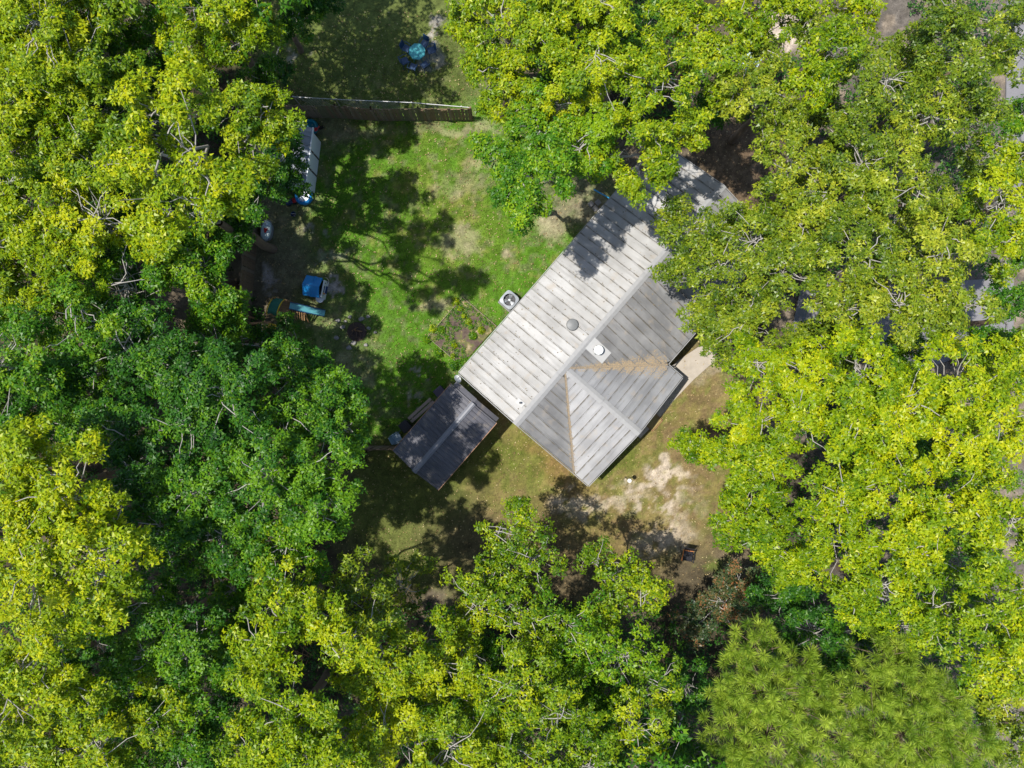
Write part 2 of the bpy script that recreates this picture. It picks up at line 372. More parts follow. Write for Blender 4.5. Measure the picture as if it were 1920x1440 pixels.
def zmain(y): return ZR - abs(y) * (ZR - ZE) / HW
def zwing(x): return ZR - abs(x - WR) * (ZR - ZE) / WR
NP = 33; pw = LEN / NP
def panel(name, poly, zf, m, axis, e0, e1, nsub=1):
    """poly: plan outline; raised seam along the edge e0->e1"""
    mb = MB(); t = 0.02
    top = [(x, y, zf(x, y) + t) for x, y in poly]; bot = [(x, y, zf(x, y)) for x, y in poly]
    mb.loft([bot, top])
    if e0:
        (xa, ya), (xb, yb) = e0, e1; w = 0.018; hh = 0.035
        dx, dy = (w, 0) if axis == 'x' else (0, w)
        r = []
        for (x, y) in ((xa, ya), (xb, yb)):
            z = zf(x, y) + t
            r.append([(x - dx * 1.6, y - dy * 1.6, z - 0.004), (x + dx * 1.6, y + dy * 1.6, z - 0.004), (x + dx, y + dy, z + hh), (x - dx, y - dy, z + hh)])
        mb.loft(r)
    return mb.build('roof_panel', m, house)
JN = lambda a: a + rnd.uniform(-0.012, 0.012)
# NW slope (local y > 0)
for i in range(NP):
    x0, x1 = i * pw + 0.003, (i + 1) * pw - 0.003; ye = HW + rnd.uniform(-0.012, 0.012); dz = rnd.uniform(0, 0.004)
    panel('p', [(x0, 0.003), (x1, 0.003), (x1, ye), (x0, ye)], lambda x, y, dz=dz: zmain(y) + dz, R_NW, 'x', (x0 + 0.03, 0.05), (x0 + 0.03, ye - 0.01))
# SE slope (local y < 0): strips of the triangle before the wing valley and everything past the other valley
for i in range(NP):
    x0, x1 = i * pw + 0.003, (i + 1) * pw - 0.003; ye = HW + rnd.uniform(-0.012, 0.012); dz = rnd.uniform(0, 0.004)
    def vy(x):   # valley distance from the ridge; the panel lies between ridge/valley and eave
        return HW * (1 - abs(x - WR) / WR) if x < WL else 0
    zf = lambda x, y, dz=dz: zmain(y) + dz
    if x0 < WL and x1 > WR * 0 and (x0 < WL):
        # between ridge and valley line: |y| from 0 to limit
        lim = lambda x: HW * abs(x - WR) / WR if x < WL else HW
        l0, l1 = lim(x0), lim(min(x1, 99))
        if x0 < WR < x1: continue
        if x1 <= WR or x0 >= WR:
            if max(l0, l1) < 0.05: continue
            l0, l1 = max(l0, 0.012), max(l1, 0.012)
            poly = [(x0, -l0), (x1, -l1), (x1, -0.003), (x0, -0.003)]
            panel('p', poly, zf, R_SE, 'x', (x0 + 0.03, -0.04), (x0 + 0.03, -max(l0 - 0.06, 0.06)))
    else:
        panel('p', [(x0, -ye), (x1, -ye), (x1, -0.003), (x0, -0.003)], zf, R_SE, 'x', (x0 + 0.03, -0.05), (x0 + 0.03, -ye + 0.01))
# wing slopes: seams along x, strips across y
NW_ = 11; wp = WV / NW_
for side in (-1, 1):
    for i in range(NW_):
        y0, y1 = i * wp + 0.003, (i + 1) * wp - 0.003
        reach = lambda y: WR * min(1, y / HW)
        r0, r1 = reach(y0), reach(y1); e = rnd.uniform(-0.01, 0.01); dz = rnd.uniform(0, 0.004)
        if r1 < 0.05: continue
        r0 = max(r0, 0.01)
        zf = lambda x, y, dz=dz: zwing(x) + dz
        xr = WR + side * 0.003
        poly = [(WR + side * r0, -y0), (WR + side * r1, -y1), (xr, -y1), (xr, -y0)]
        if side > 0: poly = poly[::-1]
        poly = poly[::-1] if side < 0 else poly[::-1]
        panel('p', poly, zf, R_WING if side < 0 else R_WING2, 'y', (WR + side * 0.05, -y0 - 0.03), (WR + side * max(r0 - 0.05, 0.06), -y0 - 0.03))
# ridge caps in lengths
def cap(x0, x1, main=True):
    mb = MB(); w = 0.17; k = (ZR - ZE) / HW
    prof = [(-w, -w * k + 0.055), (0, 0.075), (w, -w * k + 0.055), (w, -w * k + 0.030), (0, 0.05), (-w, -w * k + 0.030)]
    if main: r = [[(x, p, ZR + q) for p, q in prof] for x in (x0, x1)]
    else: r = [[(WR + p, -x, ZR + q) for p, q in prof] for x in (x0, x1)]
    mb.loft(r); mb.build('ridge_cap', CAP, house)
for a, b_ in ((-0.03, 3.0), (3.0, 6.02), (6.02, 9.02), (9.02, 12.05), (12.05, 14.45)): cap(a + 0.004, b_ - 0.004)
cap(0.2, 2.3, False); cap(2.308, WV + 0.02, False)
# valleys
for s_ in (-1, 1):
    mb = MB(); n = 14; prev = []
    pts = [(WR + s_ * WR * t, -HW * t, ZR - (ZR - ZE) * t) for t in np.linspace(0.03, 1.0, n)]
    rings = []
    for (x, y, z) in pts:
        w = 0.045; px_, py_ = -(-HW) * w / 5, 0
        d = Vector((s_ * WR, -HW, 0)).normalized(); q = Vector((d.y, -d.x, 0)) * 0.05
        rings.append([(x - q.x, y - q.y, z + 0.055), (x, y, z + 0.032), (x + q.x, y + q.y, z + 0.055), (x + q.x, y + q.y, z + 0.02), (x - q.x, y - q.y, z + 0.02)])
    mb.loft(rings); mb.build('valley_flashing', RUST, house)
    # drifts of pine straw and rusty litter lying along the valley
    k = 2600 if s_ > 0 else 500; t = NR.beta(2.6, 1.5, k) if s_ > 0 else NR.beta(1.6, 1.6, k)
    off = NR.normal(0, 0.17, k) * (0.25 + t) * (1.0 if s_ > 0 else 0.3); off *= .35 + 1.3 * vnoise(t * 9, t * 0 + .5, 88)
    d = np.array([s_ * WR, -HW]) / math.hypot(WR, HW); q = np.array([d[1], -d[0]])
    cx = WR + s_ * WR * t + q[0] * off; cy = -HW * t + q[1] * off
    keep = (cy > -WV + 0.02) & (cx > 0.05); cx = cx[keep]; cy = cy[keep]; k = len(cx)
    z = np.maximum(ZR - np.abs(cy) * (ZR - ZE) / HW, ZR - np.abs(cx - WR) * (ZR - ZE) / WR) + 0.034
    a = NR.uniform(0, np.pi, k); L = NR.uniform(0.03, 0.11, k); w = NR.uniform(0.006, 0.02, k)
    dd = np.stack([np.cos(a), np.sin(a), np.zeros(k)], -1); sd = np.stack([-np.sin(a), np.cos(a), np.zeros(k)], -1); Bp = np.stack([cx, cy, z], -1)
    V = np.stack([Bp - dd * L[:, None] / 2, Bp + sd * w[:, None], Bp + dd * L[:, None] / 2 + [0, 0, 0.006], Bp - sd * w[:, None]], 1).reshape(-1, 3)
    o = mesh_np('pine_straw', V, leaves_faces(k), mat('pine_straw_rust', (0.27, 0.205, 0.125), 0.9, var=0.4, scale=20), house); o['kind'] = 'stuff'
# eave and gable trim
def trimbar(p0, p1, hh=0.12, th=0.03):
    p0 = Vector(p0); p1 = Vector(p1); d = (p1 - p0); q = Vector((d.y, -d.x, 0)).normalized() * th
    mb = MB(); mb.loft([[tuple(p), tuple(p + q), tuple(p + q + Vector((0, 0, -hh))), tuple(p + Vector((0, 0, -hh)))] for p in (p0, p1)]); mb.build('fascia', CAP, house)
e = 0.012
trimbar((LEN, HW + 0.02, ZE - 0.005), (0, HW + 0.02, ZE - 0.005)); trimbar((0 - .03, HW, ZE - .005), (-.03, 0, ZR - .005)); trimbar((-.03, 0, ZR - .005), (-.03, -HW, ZE - .005))
trimbar((LEN + .03, 0, ZR - .005), (LEN + .03, HW, ZE - .005)); trimbar((LEN + .03, -HW, ZE - .005), (LEN + .03, 0, ZR - .005))
trimbar((WL + 0.03, -HW - .02, ZE - .005), (LEN, -HW - .02, ZE - .005)); trimbar((-.02, -WV - .03, ZE - .005), (WR, -WV - .03, ZR - .005)); trimbar((WR, -WV - .03, ZR - .005), (WL, -WV - .03, ZE - .005))
trimbar((-.03, -HW - .01, ZE - .005), (-.03, -WV, ZE - .005)); trimbar((WL + .03, -WV, ZE - .005), (WL + .03, -HW - .03, ZE - .005))
# walls: lapped siding boards as relief, one mesh per wall
def wall(p0, p1, z0, z1, gable=None):
    p0 = Vector((*p0, 0)); p1 = Vector((*p1, 0)); d = (p1 - p0).normalized(); q = Vector((d.y, -d.x, 0)); mb = MB(); L = (p1 - p0).length
    nb = int((z1 - z0) / 0.2)
    for k in range(nb):
        a, b_ = z0 + (z1 - z0) * k / nb, z0 + (z1 - z0) * (k + 1) / nb
        r = [[tuple(p + q * 0.025 + Vector((0, 0, a))), tuple(p + q * 0.008 + Vector((0, 0, b_))), tuple(p - q * 0.08 + Vector((0, 0, b_))), tuple(p - q * 0.08 + Vector((0, 0, a)))] for p in (p0, p1)]
        mb.loft(r)
    if gable:
        m_ = (p0 + p1) / 2
        mb.loft([[tuple(p0 + q * o_ + Vector((0, 0, z1))), tuple(p1 + q * o_ + Vector((0, 0, z1))), tuple(m_ + q * o_ + Vector((0, 0, gable)))] for o_ in (-0.08, 0.015)])
    return mb.build('wall', SIDING, house)
oh = 0.35; a0, a1, b0, b1, bw = oh, LEN - oh, -HW + oh, HW - oh, -WV + oh
wall((a1, b1), (a0, b1), 0, 2.62); wall((a0, b1), (a0, b0 - 0.6), 0, 2.55); wall((WL - oh, b0), (a1, b0), 0, 2.62)
wall((a1, b0), (a1, b1), 0, 2.62, 3.5); wall((a0, bw), (WL - oh, bw), 0, 2.62, 3.48); wall((a0, b0 - 0.6), (a0, bw), 0, 2.62); wall((WL - oh, bw), (WL - oh, b0), 0, 2.62)
def window(cx, cy, w, h, z, along='x', q=1):
    mb = MB(); t = 0.06
    def bx(a, b_, c, d):
        if along == 'x': mb.box(cx + a, cx + b_, cy - 0.02 * 0, cy + q * 0.05, z + c, z + d) if q > 0 else mb.box(cx + a, cx + b_, cy + q * 0.05, cy, z + c, z + d)
        else: mb.box(min(cx, cx + q * .05), max(cx, cx + q * .05), cy + a, cy + b_, z + c, z + d)
    bx(-w / 2, w / 2, -t, 0); bx(-w / 2, w / 2, h, h + t); bx(-w / 2, -w / 2 + t, 0, h); bx(w / 2 - t, w / 2, 0, h); bx(-w / 2 + t, w / 2 - t, h / 2 - .02, h / 2 + .02)
    f = mb.build('window', TRIM, house)
    g = MB()
    if along == 'x': g.box(cx - w / 2 + t, cx + w / 2 - t, min(cy, cy + q * .03), max(cy, cy + q * .03), z, z + h)
    else: g.box(min(cx, cx + q * .03), max(cx, cx + q * .03), cy - w / 2 + t, cy + w / 2 - t, z, z + h)
    g.build('pane', DGLASS, f)
for x in (2.2, 5.0, 9.6, 12.4): window(x, b1 + 0.03, 1.0, 1.1, 1.0, 'x', 1)
for x in (1.8, 4.9): window(x, bw - 0.03, 1.1, 1.1, 1.0, 'x', -1)
for x in (8.2, 12.0): window(x, b0 - 0.03, 1.0, 1.1, 1.0, 'x', -1)
window(a0 - 0.03, 1.5, 0.8, 0.9, 1.1, 'y', -1)
mb = MB(); mb.box(9.6, 10.5, b0 - 0.07, b0 - 0.03, 0.2, 2.2); dr = mb.build('door', DOORM, house); MB().lathe([(0.03, 0), (0.035, .02), (0.02, .05)], 10, M=Matrix.Translation((10.4, b0 - 0.07, 1.2)) @ Matrix.Rotation(math.pi / 2, 4, 'X')).build('handle', CAP, dr)
mb = MB(); mb.box(6.8, 7.7, b1 + 0.03, b1 + 0.07, 0.2, 2.2); dr = mb.build('door', DOORM, house)
mb = MB(); mb.box(a0 + .1, a1 - .1, b0 + .1, b1 - .1, -0.1, 0.2); mb.box(a0 + .1, WL - oh - .1, bw + .1, b0 + .09, -0.1, 0.2); mb.build('foundation', CONC, house)
# roof vents (local coordinates from photo points)
def loc_house(px, py, z):
    w = P(px, py, z) - O; return Vector((w.x * ux + w.y * uy, -w.x * uy + w.y * ux, z))
VGREY = mat('vent_grey_metal', (0.14, 0.145, 0.145), 0.5); VWHITE = mat('vent_white', (0.75, 0.77, 0.76), 0.35, var=0.03); VDARK = mat('vent_dark', (0.02, 0.025, 0.03), 0.5); BOOT = mat('white_flashing', (0.36, 0.36, 0.355), 0.5, var=0.12)
p = loc_house(1073, 609, 3.45); z = zmain(p.y)
MB().lathe([(0.16, z - .05), (0.16, z + 0.14), (0.27, z + 0.15), (0.275, z + 0.19), (0.25, z + 0.235), (0.13, z + 0.265), (0.02, z + 0.275)], 28, p.x, p.y).build('attic_vent', VGREY, house, True)
p = loc_house(1121, 657, 3.4); z = zmain(p.y)
mb = MB(); mb.loft([[(x, y, zmain(y) + dz_) for x, y in ((p.x - .33, p.y - .55), (p.x + .33, p.y - .55), (p.x + .33, p.y + .55), (p.x - .33, p.y + .55))] for dz_ in (0.03, 0.062)]); mb.build('vent_base_plate', BOOT, house)
vt = MB().lathe([(0.13, z), (0.13, z + 0.22), (0.21, z + 0.23), (0.22, z + 0.30), (0.20, z + 0.36), (0.10, z + 0.39), (0.01, z + 0.395)], 24, p.x, p.y).build('flue_vent', VWHITE, house, True)
for k in range(6):
    a = k * math.pi / 3; c, s_ = math.cos(a), math.sin(a); M_ = Matrix.Translation((p.x, p.y, 0)) @ Matrix.Rotation(a, 4, 'Z')
    MB().box(0.16, 0.235, -0.02, 0.02, z + 0.04, z + 0.25, M_).build('bracket', VDARK, vt)
p = loc_house(975, 755, 3.4); z = zmain(p.y)
mb = MB(); mb.loft([[(x, y, zmain(y) + dz_) for x, y in ((p.x - .13, p.y - .2), (p.x + .13, p.y - .2), (p.x + .13, p.y + .2), (p.x - .13, p.y + .2))] for dz_ in (0.03, 0.06)]); mb.build('vent_base_plate', BOOT, house)
MB().lathe([(0.045, z), (0.045, z + 0.3)], 12, p.x, p.y).build('plumbing_vent', VDARK, house)

# ------------------------------------------------------------------ metal carport shed
SH_R = roof_mat('shaded_grey_shed_metal', (0.072, 0.073, 0.085), (0.105, 0.104, 0.12), (0.08, 0.08, 0.08), 'x', 0.21, 0.25)  # grey metal, the tree shade over it worked into a darker, bluer colour
SH_C = mat('shed_ridge_cap', (0.15, 0.155, 0.175), 0.4, var=0.15)
SH_W = mat('dark_shed_wall', (0.10, 0.10, 0.11), 0.6)
W0 = P(736.6, 845, 2.3)
shed = empty('metal_shed', 'ribbed grey metal shed coloured darker for tree shade, beside the pale roofed house', 'shed', (W0.x, W0.y, 0), math.atan2(uy, ux))
SL, SW, se, sr = 4.22, 2.85, 2.3, 2.8       # local x along ridge, local y from 0 to -SW
def zs(y): return sr - abs(y + SW / 2) * (sr - se) / (SW / 2)
for side in (0, 1):
    for k in range(5):
        x0, x1 = k * SL / 5, (k + 1) * SL / 5; xa, xb = x0 + 0.002, x1 - 0.002
        ya, yb = ((-SW / 2, 0) if side == 0 else (-SW, -SW / 2)); mb = MB()
        prof = [(xa, 0.0)]
        for j in range(4):
            c = xa + (j + 0.5) * (xb - xa) / 4
            prof += [(c - 0.035, 0.0), (c - 0.014, 0.035), (c + 0.014, 0.035), (c + 0.035, 0.0)]
        prof += [(xb, 0.0)]
        low = [(xb, -0.015), (xa, -0.015)]
        mb.loft([[(x, y, zs(y) + q + 0.015) for x, q in prof + low] for y in (ya + .002, yb - .002)])
        mb.build('roof_panel', SH_R, shed)
mb = MB(); r = []
for x in (-0.02, SL + 0.02): r.append([(x, -SW / 2 + a, sr + z) for a, z in ((-.13, .02), (-.04, .07), (.04, .07), (.13, .02), (0, .0))])
mb.loft(r); mb.build('ridge_cap', SH_C, shed)
# lower lean-to strip at the house end
mb = MB(); k4 = 2.15
mb.loft([[(SL + 0.01, y, zs(y) - 0.10), (SL + 0.26, y, zs(y) - 0.17), (SL + 0.26, y, zs(y) - 0.19), (SL + 0.01, y, zs(y) - 0.12)] for y in (-0.12, -SW / 2)]); mb.build('end_flashing', SH_R, shed)
mb = MB(); mb.loft([[(SL + 0.01, y, zs(y) - 0.10), (SL + 0.24, y, zs(y) - 0.17), (SL + 0.24, y, zs(y) - 0.19), (SL + 0.01, y, zs(y) - 0.12)] for y in (-SW / 2 - .003, -SW + 0.05)]); mb.build('end_flashing', SH_R, shed)
for (x0, y0, x1, y1) in ((0.15, -0.15, SL - .15, -0.2), (0.15, -SW + .2, SL - .15, -SW + .15)):
    mb = MB(); mb.box(x0, x1, y1, y0, 0, se - 0.03)
    for j in range(20): xx = x0 + (j + .5) * (x1 - x0) / 20; mb.box(xx - .02, xx + .02, y1 - .02, y0 + .02, 0, se - .04)
    mb.build('wall', SH_W, shed)
mb = MB(); mb.box(0.1, 0.15, -SW + .15, -.15, 0, se); mb.add([(0.1, -SW + .15, se), (0.1, -.15, se), (0.1, -SW / 2, sr - .05), (0.15, -SW + .15, se), (0.15, -.15, se), (0.15, -SW / 2, sr - .05)], [(0, 1, 2), (5, 4, 3), (0, 2, 5, 3), (1, 4, 5, 2)]); mb.build('wall', SH_W, shed)
mb = MB(); mb.box(SL - .15, SL - .10, -SW + .15, -.15, 0, se); mb.build('wall', SH_W, shed)
for (xx) in (0.02, SL - 0.02):
    pass
TRR = mat('rusty_drip_edge', (0.30, 0.17, 0.10), 0.8)
mb = MB(); mb.box(-0.01, SL + 0.01, -SW - 0.03, -SW, se - 0.05, se + 0.035); mb.build('drip_edge', TRR, shed)
mb = MB(); mb.box(-0.01, SL + 0.01, 0, 0.03, se - 0.05, se + 0.035); mb.build('drip_edge', TRR, shed)

# ------------------------------------------------------------------ small things in the yard
TEAL = mat('teal_plastic', (0.03, 0.24, 0.27), 0.4); NAVY = mat('navy_plastic', (0.012, 0.035, 0.10), 0.35); BLACK = mat('black_plastic', (0.012, 0.012, 0.016), 0.45)
BLUE = mat('bright_blue_plastic', (0.01, 0.19, 0.48), 0.35, var=0.1); WHITEP = mat('white_plastic', (0.70, 0.72, 0.74), 0.35, var=0.05); RED = mat('red_plastic', (0.42, 0.015, 0.02), 0.35)
YEL = mat('yellow_plastic', (0.55, 0.36, 0.02), 0.4); WOODO = mat('orange_brown_wood', (0.24, 0.135, 0.06), 0.75, var=0.3, scale=12); WOODG = mat('weathered_wood', (0.30, 0.235, 0.19), 0.85, var=0.3, scale=10)
WOODD = mat('dark_fence_wood', (0.13, 0.095, 0.065), 0.9, var=0.4, scale=8); GSTEEL = mat('grey_steel', (0.42, 0.44, 0.46), 0.35, 0.6); GALV = mat('galvanised_wire', (0.5, 0.5, 0.5), 0.4, 0.5)
TURQ = mat('turquoise_plastic', (0.01, 0.19, 0.26), 0.35); CREAM = mat('cream_rim', (0.6, 0.52, 0.36), 0.6); STONE = mat('grey_stone', (0.21, 0.20, 0.19), 0.9, var=0.3, scale=9, bump=0.6)
ASH = mat('ash_and_char', (0.05, 0.035, 0.03), 0.95, var=0.6, scale=18); SOIL = mat('garden_soil', (0.085, 0.055, 0.045), 0.95, var=0.4, scale=5, bump=0.8); SKYB = mat('blue_hose', (0.02, 0.25, 0.5), 0.4)
GREENT = mat('green_canvas', (0.02, 0.13, 0.09), 0.7)

# air conditioner
p = P(955, 562, 0.8)
ac = empty('air_conditioner', 'square white condenser with round fan grille standing on the grass by the roof edge', 'air conditioner', (p.x, p.y, 0), math.atan2(uy, ux))
MB().box(-.42, .42, -.42, .42, -0.02, .06, bev=.02).build('pad', STONE, ac)
h_ = 0.38
mb = MB(); mb.box(-h_, h_, -h_, h_, .07, .59, bev=.03)
for k in range(10): mb.box(-h_ - .008, h_ + .008, -h_ * .86, h_ * .86, .12 + k * .045, .14 + k * .045); mb.box(-h_ * .86, h_ * .86, -h_ - .008, h_ + .008, .12 + k * .045, .14 + k * .045)
mb.build('casing', mat('ac_casing', (0.20, 0.21, 0.22), 0.5), ac)
mb = MB(); n = 32   # top plate: rounded square ring around the fan opening
sq = []; ci = []
for i in range(n):
    a = 2 * math.pi * (i + .5) / n; c, s_ = math.cos(a), math.sin(a); k = (abs(c) ** 5 + abs(s_) ** 5) ** (-1 / 5); sq.append((c * k * .39, s_ * k * .39)); ci.append((c * .30, s_ * .30))
vs = [(x, y, .80) for x, y in sq] + [(x, y, .84) for x, y in ci] + [(x, y, .60) for x, y in sq] + [(x, y, .61) for x, y in ci]
fs = []
for i in range(n):
    j = (i + 1) % n; fs += [(i, j, n + j, n + i), (2 * n + i, 2 * n + j, j, i), (n + i, n + j, 3 * n + j, 3 * n + i)]
mb.add(vs, fs); mb.build('top_plate', mat('ac_top_grey', (0.27, 0.29, 0.32), .4), ac)
MB().lathe([(.31, .60), (.31, .61)], 24).build('fan_well', BLACK, ac)
fan = MB()
for k in range(3):
    a0_ = k * 2 * math.pi / 3; ring = []
    for t_ in range(6):
        aa = a0_ + t_ * 0.15; ring.append([(math.cos(aa) * .07, math.sin(aa) * .07, .66 + t_ * .008), (math.cos(aa) * .28, math.sin(aa) * .28, .65 + t_ * .016), (math.cos(aa) * .28, math.sin(aa) * .28, .655 + t_ * .016), (math.cos(aa) * .07, math.sin(aa) * .07, .665 + t_ * .008)])
    fan.loft(ring)
fan.lathe([(.08, .64), (.08, .72), (.05, .74)], 16); fan.build('fan', GSTEEL, ac)
gr = MB()
for k in range(3):
    r_ = .10 + k * .1; gr.tube([(math.cos(2 * math.pi * i / 24) * r_, math.sin(2 * math.pi * i / 24) * r_, .85) for i in range(25)], .003, 4)
for k in range(8): a = k * math.pi / 4; gr.tube([(math.cos(a) * .05, math.sin(a) * .05, .85), (math.cos(a) * .32, math.sin(a) * .32, .845)], .004, 4)
gr.build('grille', GSTEEL, ac)

# garden bed with thin wooden edging
GSOIL, nt, b = new_mat('garden_soil_and_weeds')
tc = N(nt, 'ShaderNodeTexCoord'); r_ = N(nt, 'ShaderNodeValToRGB'); n_ = N(nt, 'ShaderNodeTexNoise'); n_.inputs['Scale'].default_value = 1.5; n_.inputs['Detail'].default_value = 9; n_.inputs['Roughness'].default_value = .7
nt.links.new(tc.outputs['Object'], n_.inputs['Vector']); nt.links.new(n_.outputs['Fac'], r_.inputs[0])
e = r_.color_ramp.elements; e[0].position = .38; e[0].color = (.05, .035, .03, 1); e[1].position = .66; e[1].color = (.30, .24, .15, 1)
for pos, c in ((.48, (.10, .07, .055, 1)), (.54, (.09, .10, .03, 1)), (.60, (.17, .14, .06, 1))): k_ = e.new(pos); k_.color = c
nt.links.new(r_.outputs[0], b.inputs['Base Color']); b.inputs['Roughness'].default_value = .95
GB = [P(867.5, 557.5), P(931, 612), P(880, 668), P(853, 676), P(802, 632)]
gb = empty('garden_bed', 'soil garden bed with thin edging and straggly plants against the house', 'garden bed', (GB[0].x, GB[0].y, 0))
o0 = GB[0]
mb = MB(); mb.prism([(q.x - o0.x, q.y - o0.y) for q in GB][::-1], -0.05, 0.045); mb.build('soil', GSOIL, gb)
EDG = mat('pale_edging', (0.24, 0.20, 0.14), 0.8)
def edge_tube(a, b_, m=EDG, par=gb, z=.12):
    d = b_ - a; q = Vector((-d.y, d.x, 0)).normalized() * .01; mb = MB(); mb.loft([[tuple(x - o0 - q + Vector((0, 0, 0))), tuple(x - o0 + q), tuple(x - o0 + q + Vector((0, 0, z))), tuple(x - o0 - q + Vector((0, 0, z)))] for x in (a, b_)]); return mb.build('edging_board', m, par)
edge_tube(GB[0], GB[1]); edge_tube(GB[3], GB[4]); edge_tube(GB[4], GB[0])

def rosette_mesh(name, C3, Nn, Ls, leaves, m, parent, tints, wid=0.42, droop=0.12, seed=1, rng=None, tri=False):
    """C3 centres (n,3), Nn normals (n,3), Ls lengths (n,), each with so many radiating leaves"""
    r = rng or np.random.default_rng(seed); n = len(C3)
    Nn = Nn / np.linalg.norm(Nn, axis=1)[:, None]
    ref = np.where(np.abs(Nn[:, 2:3]) > 0.9, np.array([[1., 0, 0]]), np.array([[0, 0, 1.]]))
    t1 = np.cross(Nn, ref); t1 /= np.linalg.norm(t1, axis=1)[:, None]; t2 = np.cross(Nn, t1)
    a0 = r.uniform(0, 2 * np.pi, n)
    k = leaves; A = a0[:, None] + np.arange(k)[None, :] * 2 * np.pi / k + r.normal(0, 0.28, (n, k))
    dr = r.normal(-droop, 0.38, (n, k))
    D = np.cos(A)[..., None] * t1[:, None] + np.sin(A)[..., None] * t2[:, None] + dr[..., None] * Nn[:, None]
    D /= np.linalg.norm(D, axis=-1, keepdims=True)
    tw = r.normal(0, 0.5, (n, k))
    S = np.cross(np.broadcast_to(Nn[:, None], D.shape), D); S /= np.linalg.norm(S, axis=-1, keepdims=True) + 1e-9
    U = np.cross(D, S); S = S * np.cos(tw)[..., None] + U * np.sin(tw)[..., None]
    L = (Ls[:, None] * r.uniform(0.65, 1.2, (n, k)))[..., None]; W = L * wid * 0.5
    B = C3[:, None] + D * L * 0.08 + r.normal(0, 0.02, (n, k, 3)) ; Mi = B + D * L * 0.45; T = B + D * L - np.array([0, 0, 1.]) * L * 0.1
    if tri: V = np.stack([B + D * L * .25 - S * W, B + D * L * .25 + S * W, T], 2).reshape(-1, 3)
    else: V = np.stack([B, Mi + S * W, T, Mi - S * W], 2).reshape(-1, 3)
    tt = np.clip(tints[:, None] + r.normal(0, 0.12, (n, k)), 0, 1).ravel()
    return V, tt

def make_leaves(name, C3, Nn, Ls, leaves, m, parent, tints, **kw):
    V, tt = rosette_mesh(name, C3, Nn, Ls, leaves, m, parent, tints, **kw)
    fc = np.arange(len(tt) * 3).reshape(-1, 3) if kw.get('tri') else leaves_faces(len(tt))
    return mesh_np(name, V, fc, m, parent, tint=tt)

def weeds():
    r = np.random.default_rng(12); n = 900; u = r.random(n); v = r.random(n); A, B_, D_ = GB[0], GB[1], GB[4]
    X = A.x + (B_.x - A.x) * u + (D_.x - A.x) * v - o0.x; Y = A.y + (B_.y - A.y) * u + (D_.y - A.y) * v - o0.y
    k = fbm((X + 5) * 1.6, (Y + 5) * 1.6, 55) > (.50 - .1 * v); X = X[k]; Y = Y[k]; n = len(X)
    o = make_leaves('weeds', np.stack([X, Y, r.uniform(.05, .16, n)], -1), np.tile([0., 0, 1], (n, 1)), np.full(n, .075), 5, LEAF['green'], gb, r.uniform(0, .8, n), rng=r, tri=True, wid=.6); o['kind'] = 'stuff'
weeds()
def garden_plant(px, py, r, label, kind='green', h=0.3, par=None, n=40, leaf=0.09):
    p = P(px, py); o = empty('garden_plant', label, 'plant', (p.x, p.y, 0), group='plants in and around the garden bed')
    rr = np.random.default_rng(int(px * 7 + py)); q = rr.normal(0, 1, (n, 3)); q /= np.linalg.norm(q, axis=1)[:, None]; q[:, 2] = abs(q[:, 2])
    c = q * np.array([r, r, h]) * rr.uniform(.4, 1, (n, 1)) + np.array([0, 0, .05])
    make_leaves('foliage', c, q + np.array([0, 0, .6]), np.full(n, leaf), 6, LEAF[kind], o, rr.uniform(.2, .9, n), rng=rr)
    mb = MB()
    for k in range(5): v = c[k]; mb.tube([(0, 0, -.03), (v[0] * .4, v[1] * .4, v[2] * .6), tuple(v)], .008, 4, .004)
    mb.build('stem', BARKD, o)
for i, (x, y, r, lab, kd) in enumerate((
    (855, 566, .22, 'yellow-green plant at the top left corner of the garden bed', 'lime'), (864, 580, .10, 'small leafy plant near the top of the middle row in the garden bed', 'lime'),
    (870, 593, .14, 'leggy green plant second from the top of the middle garden row', 'lime'), (878, 603, .17, 'fuller green plant in the middle of the garden row', 'lime'),
    (883, 613, .12, 'small green plant at the lower end of the middle garden row', 'green'), (903, 620, .2, 'bushy green plant near the right edge of the garden bed', 'lime'),
    (887, 630, .22, 'round green plant beside the low edging near the roof', 'green'), (813, 617, .22, 'yellow-green plant on the left edge of the garden bed', 'lime'),
    (828, 620, .2, 'pale leafy plant inside the left half of the garden bed', 'green'), (852, 648, .14, 'yellow-green plant in the lower part of the garden bed', 'yellow'),
    (850, 668, .12, 'small plant at the bottom corner of the garden bed', 'lime'), (824, 663, .26, 'dark green plant just outside the lower garden edging', 'green'),
    (800, 637, .2, 'green plant at the left outer corner of the garden bed', 'green'))):
    garden_plant(x, y, r, lab, kd, n=int(60 * r / .2) + 12)
garden_plant(851, 686, .26, 'blue-green bush at the west corner of the house', 'dark', .45, n=90, leaf=.08)

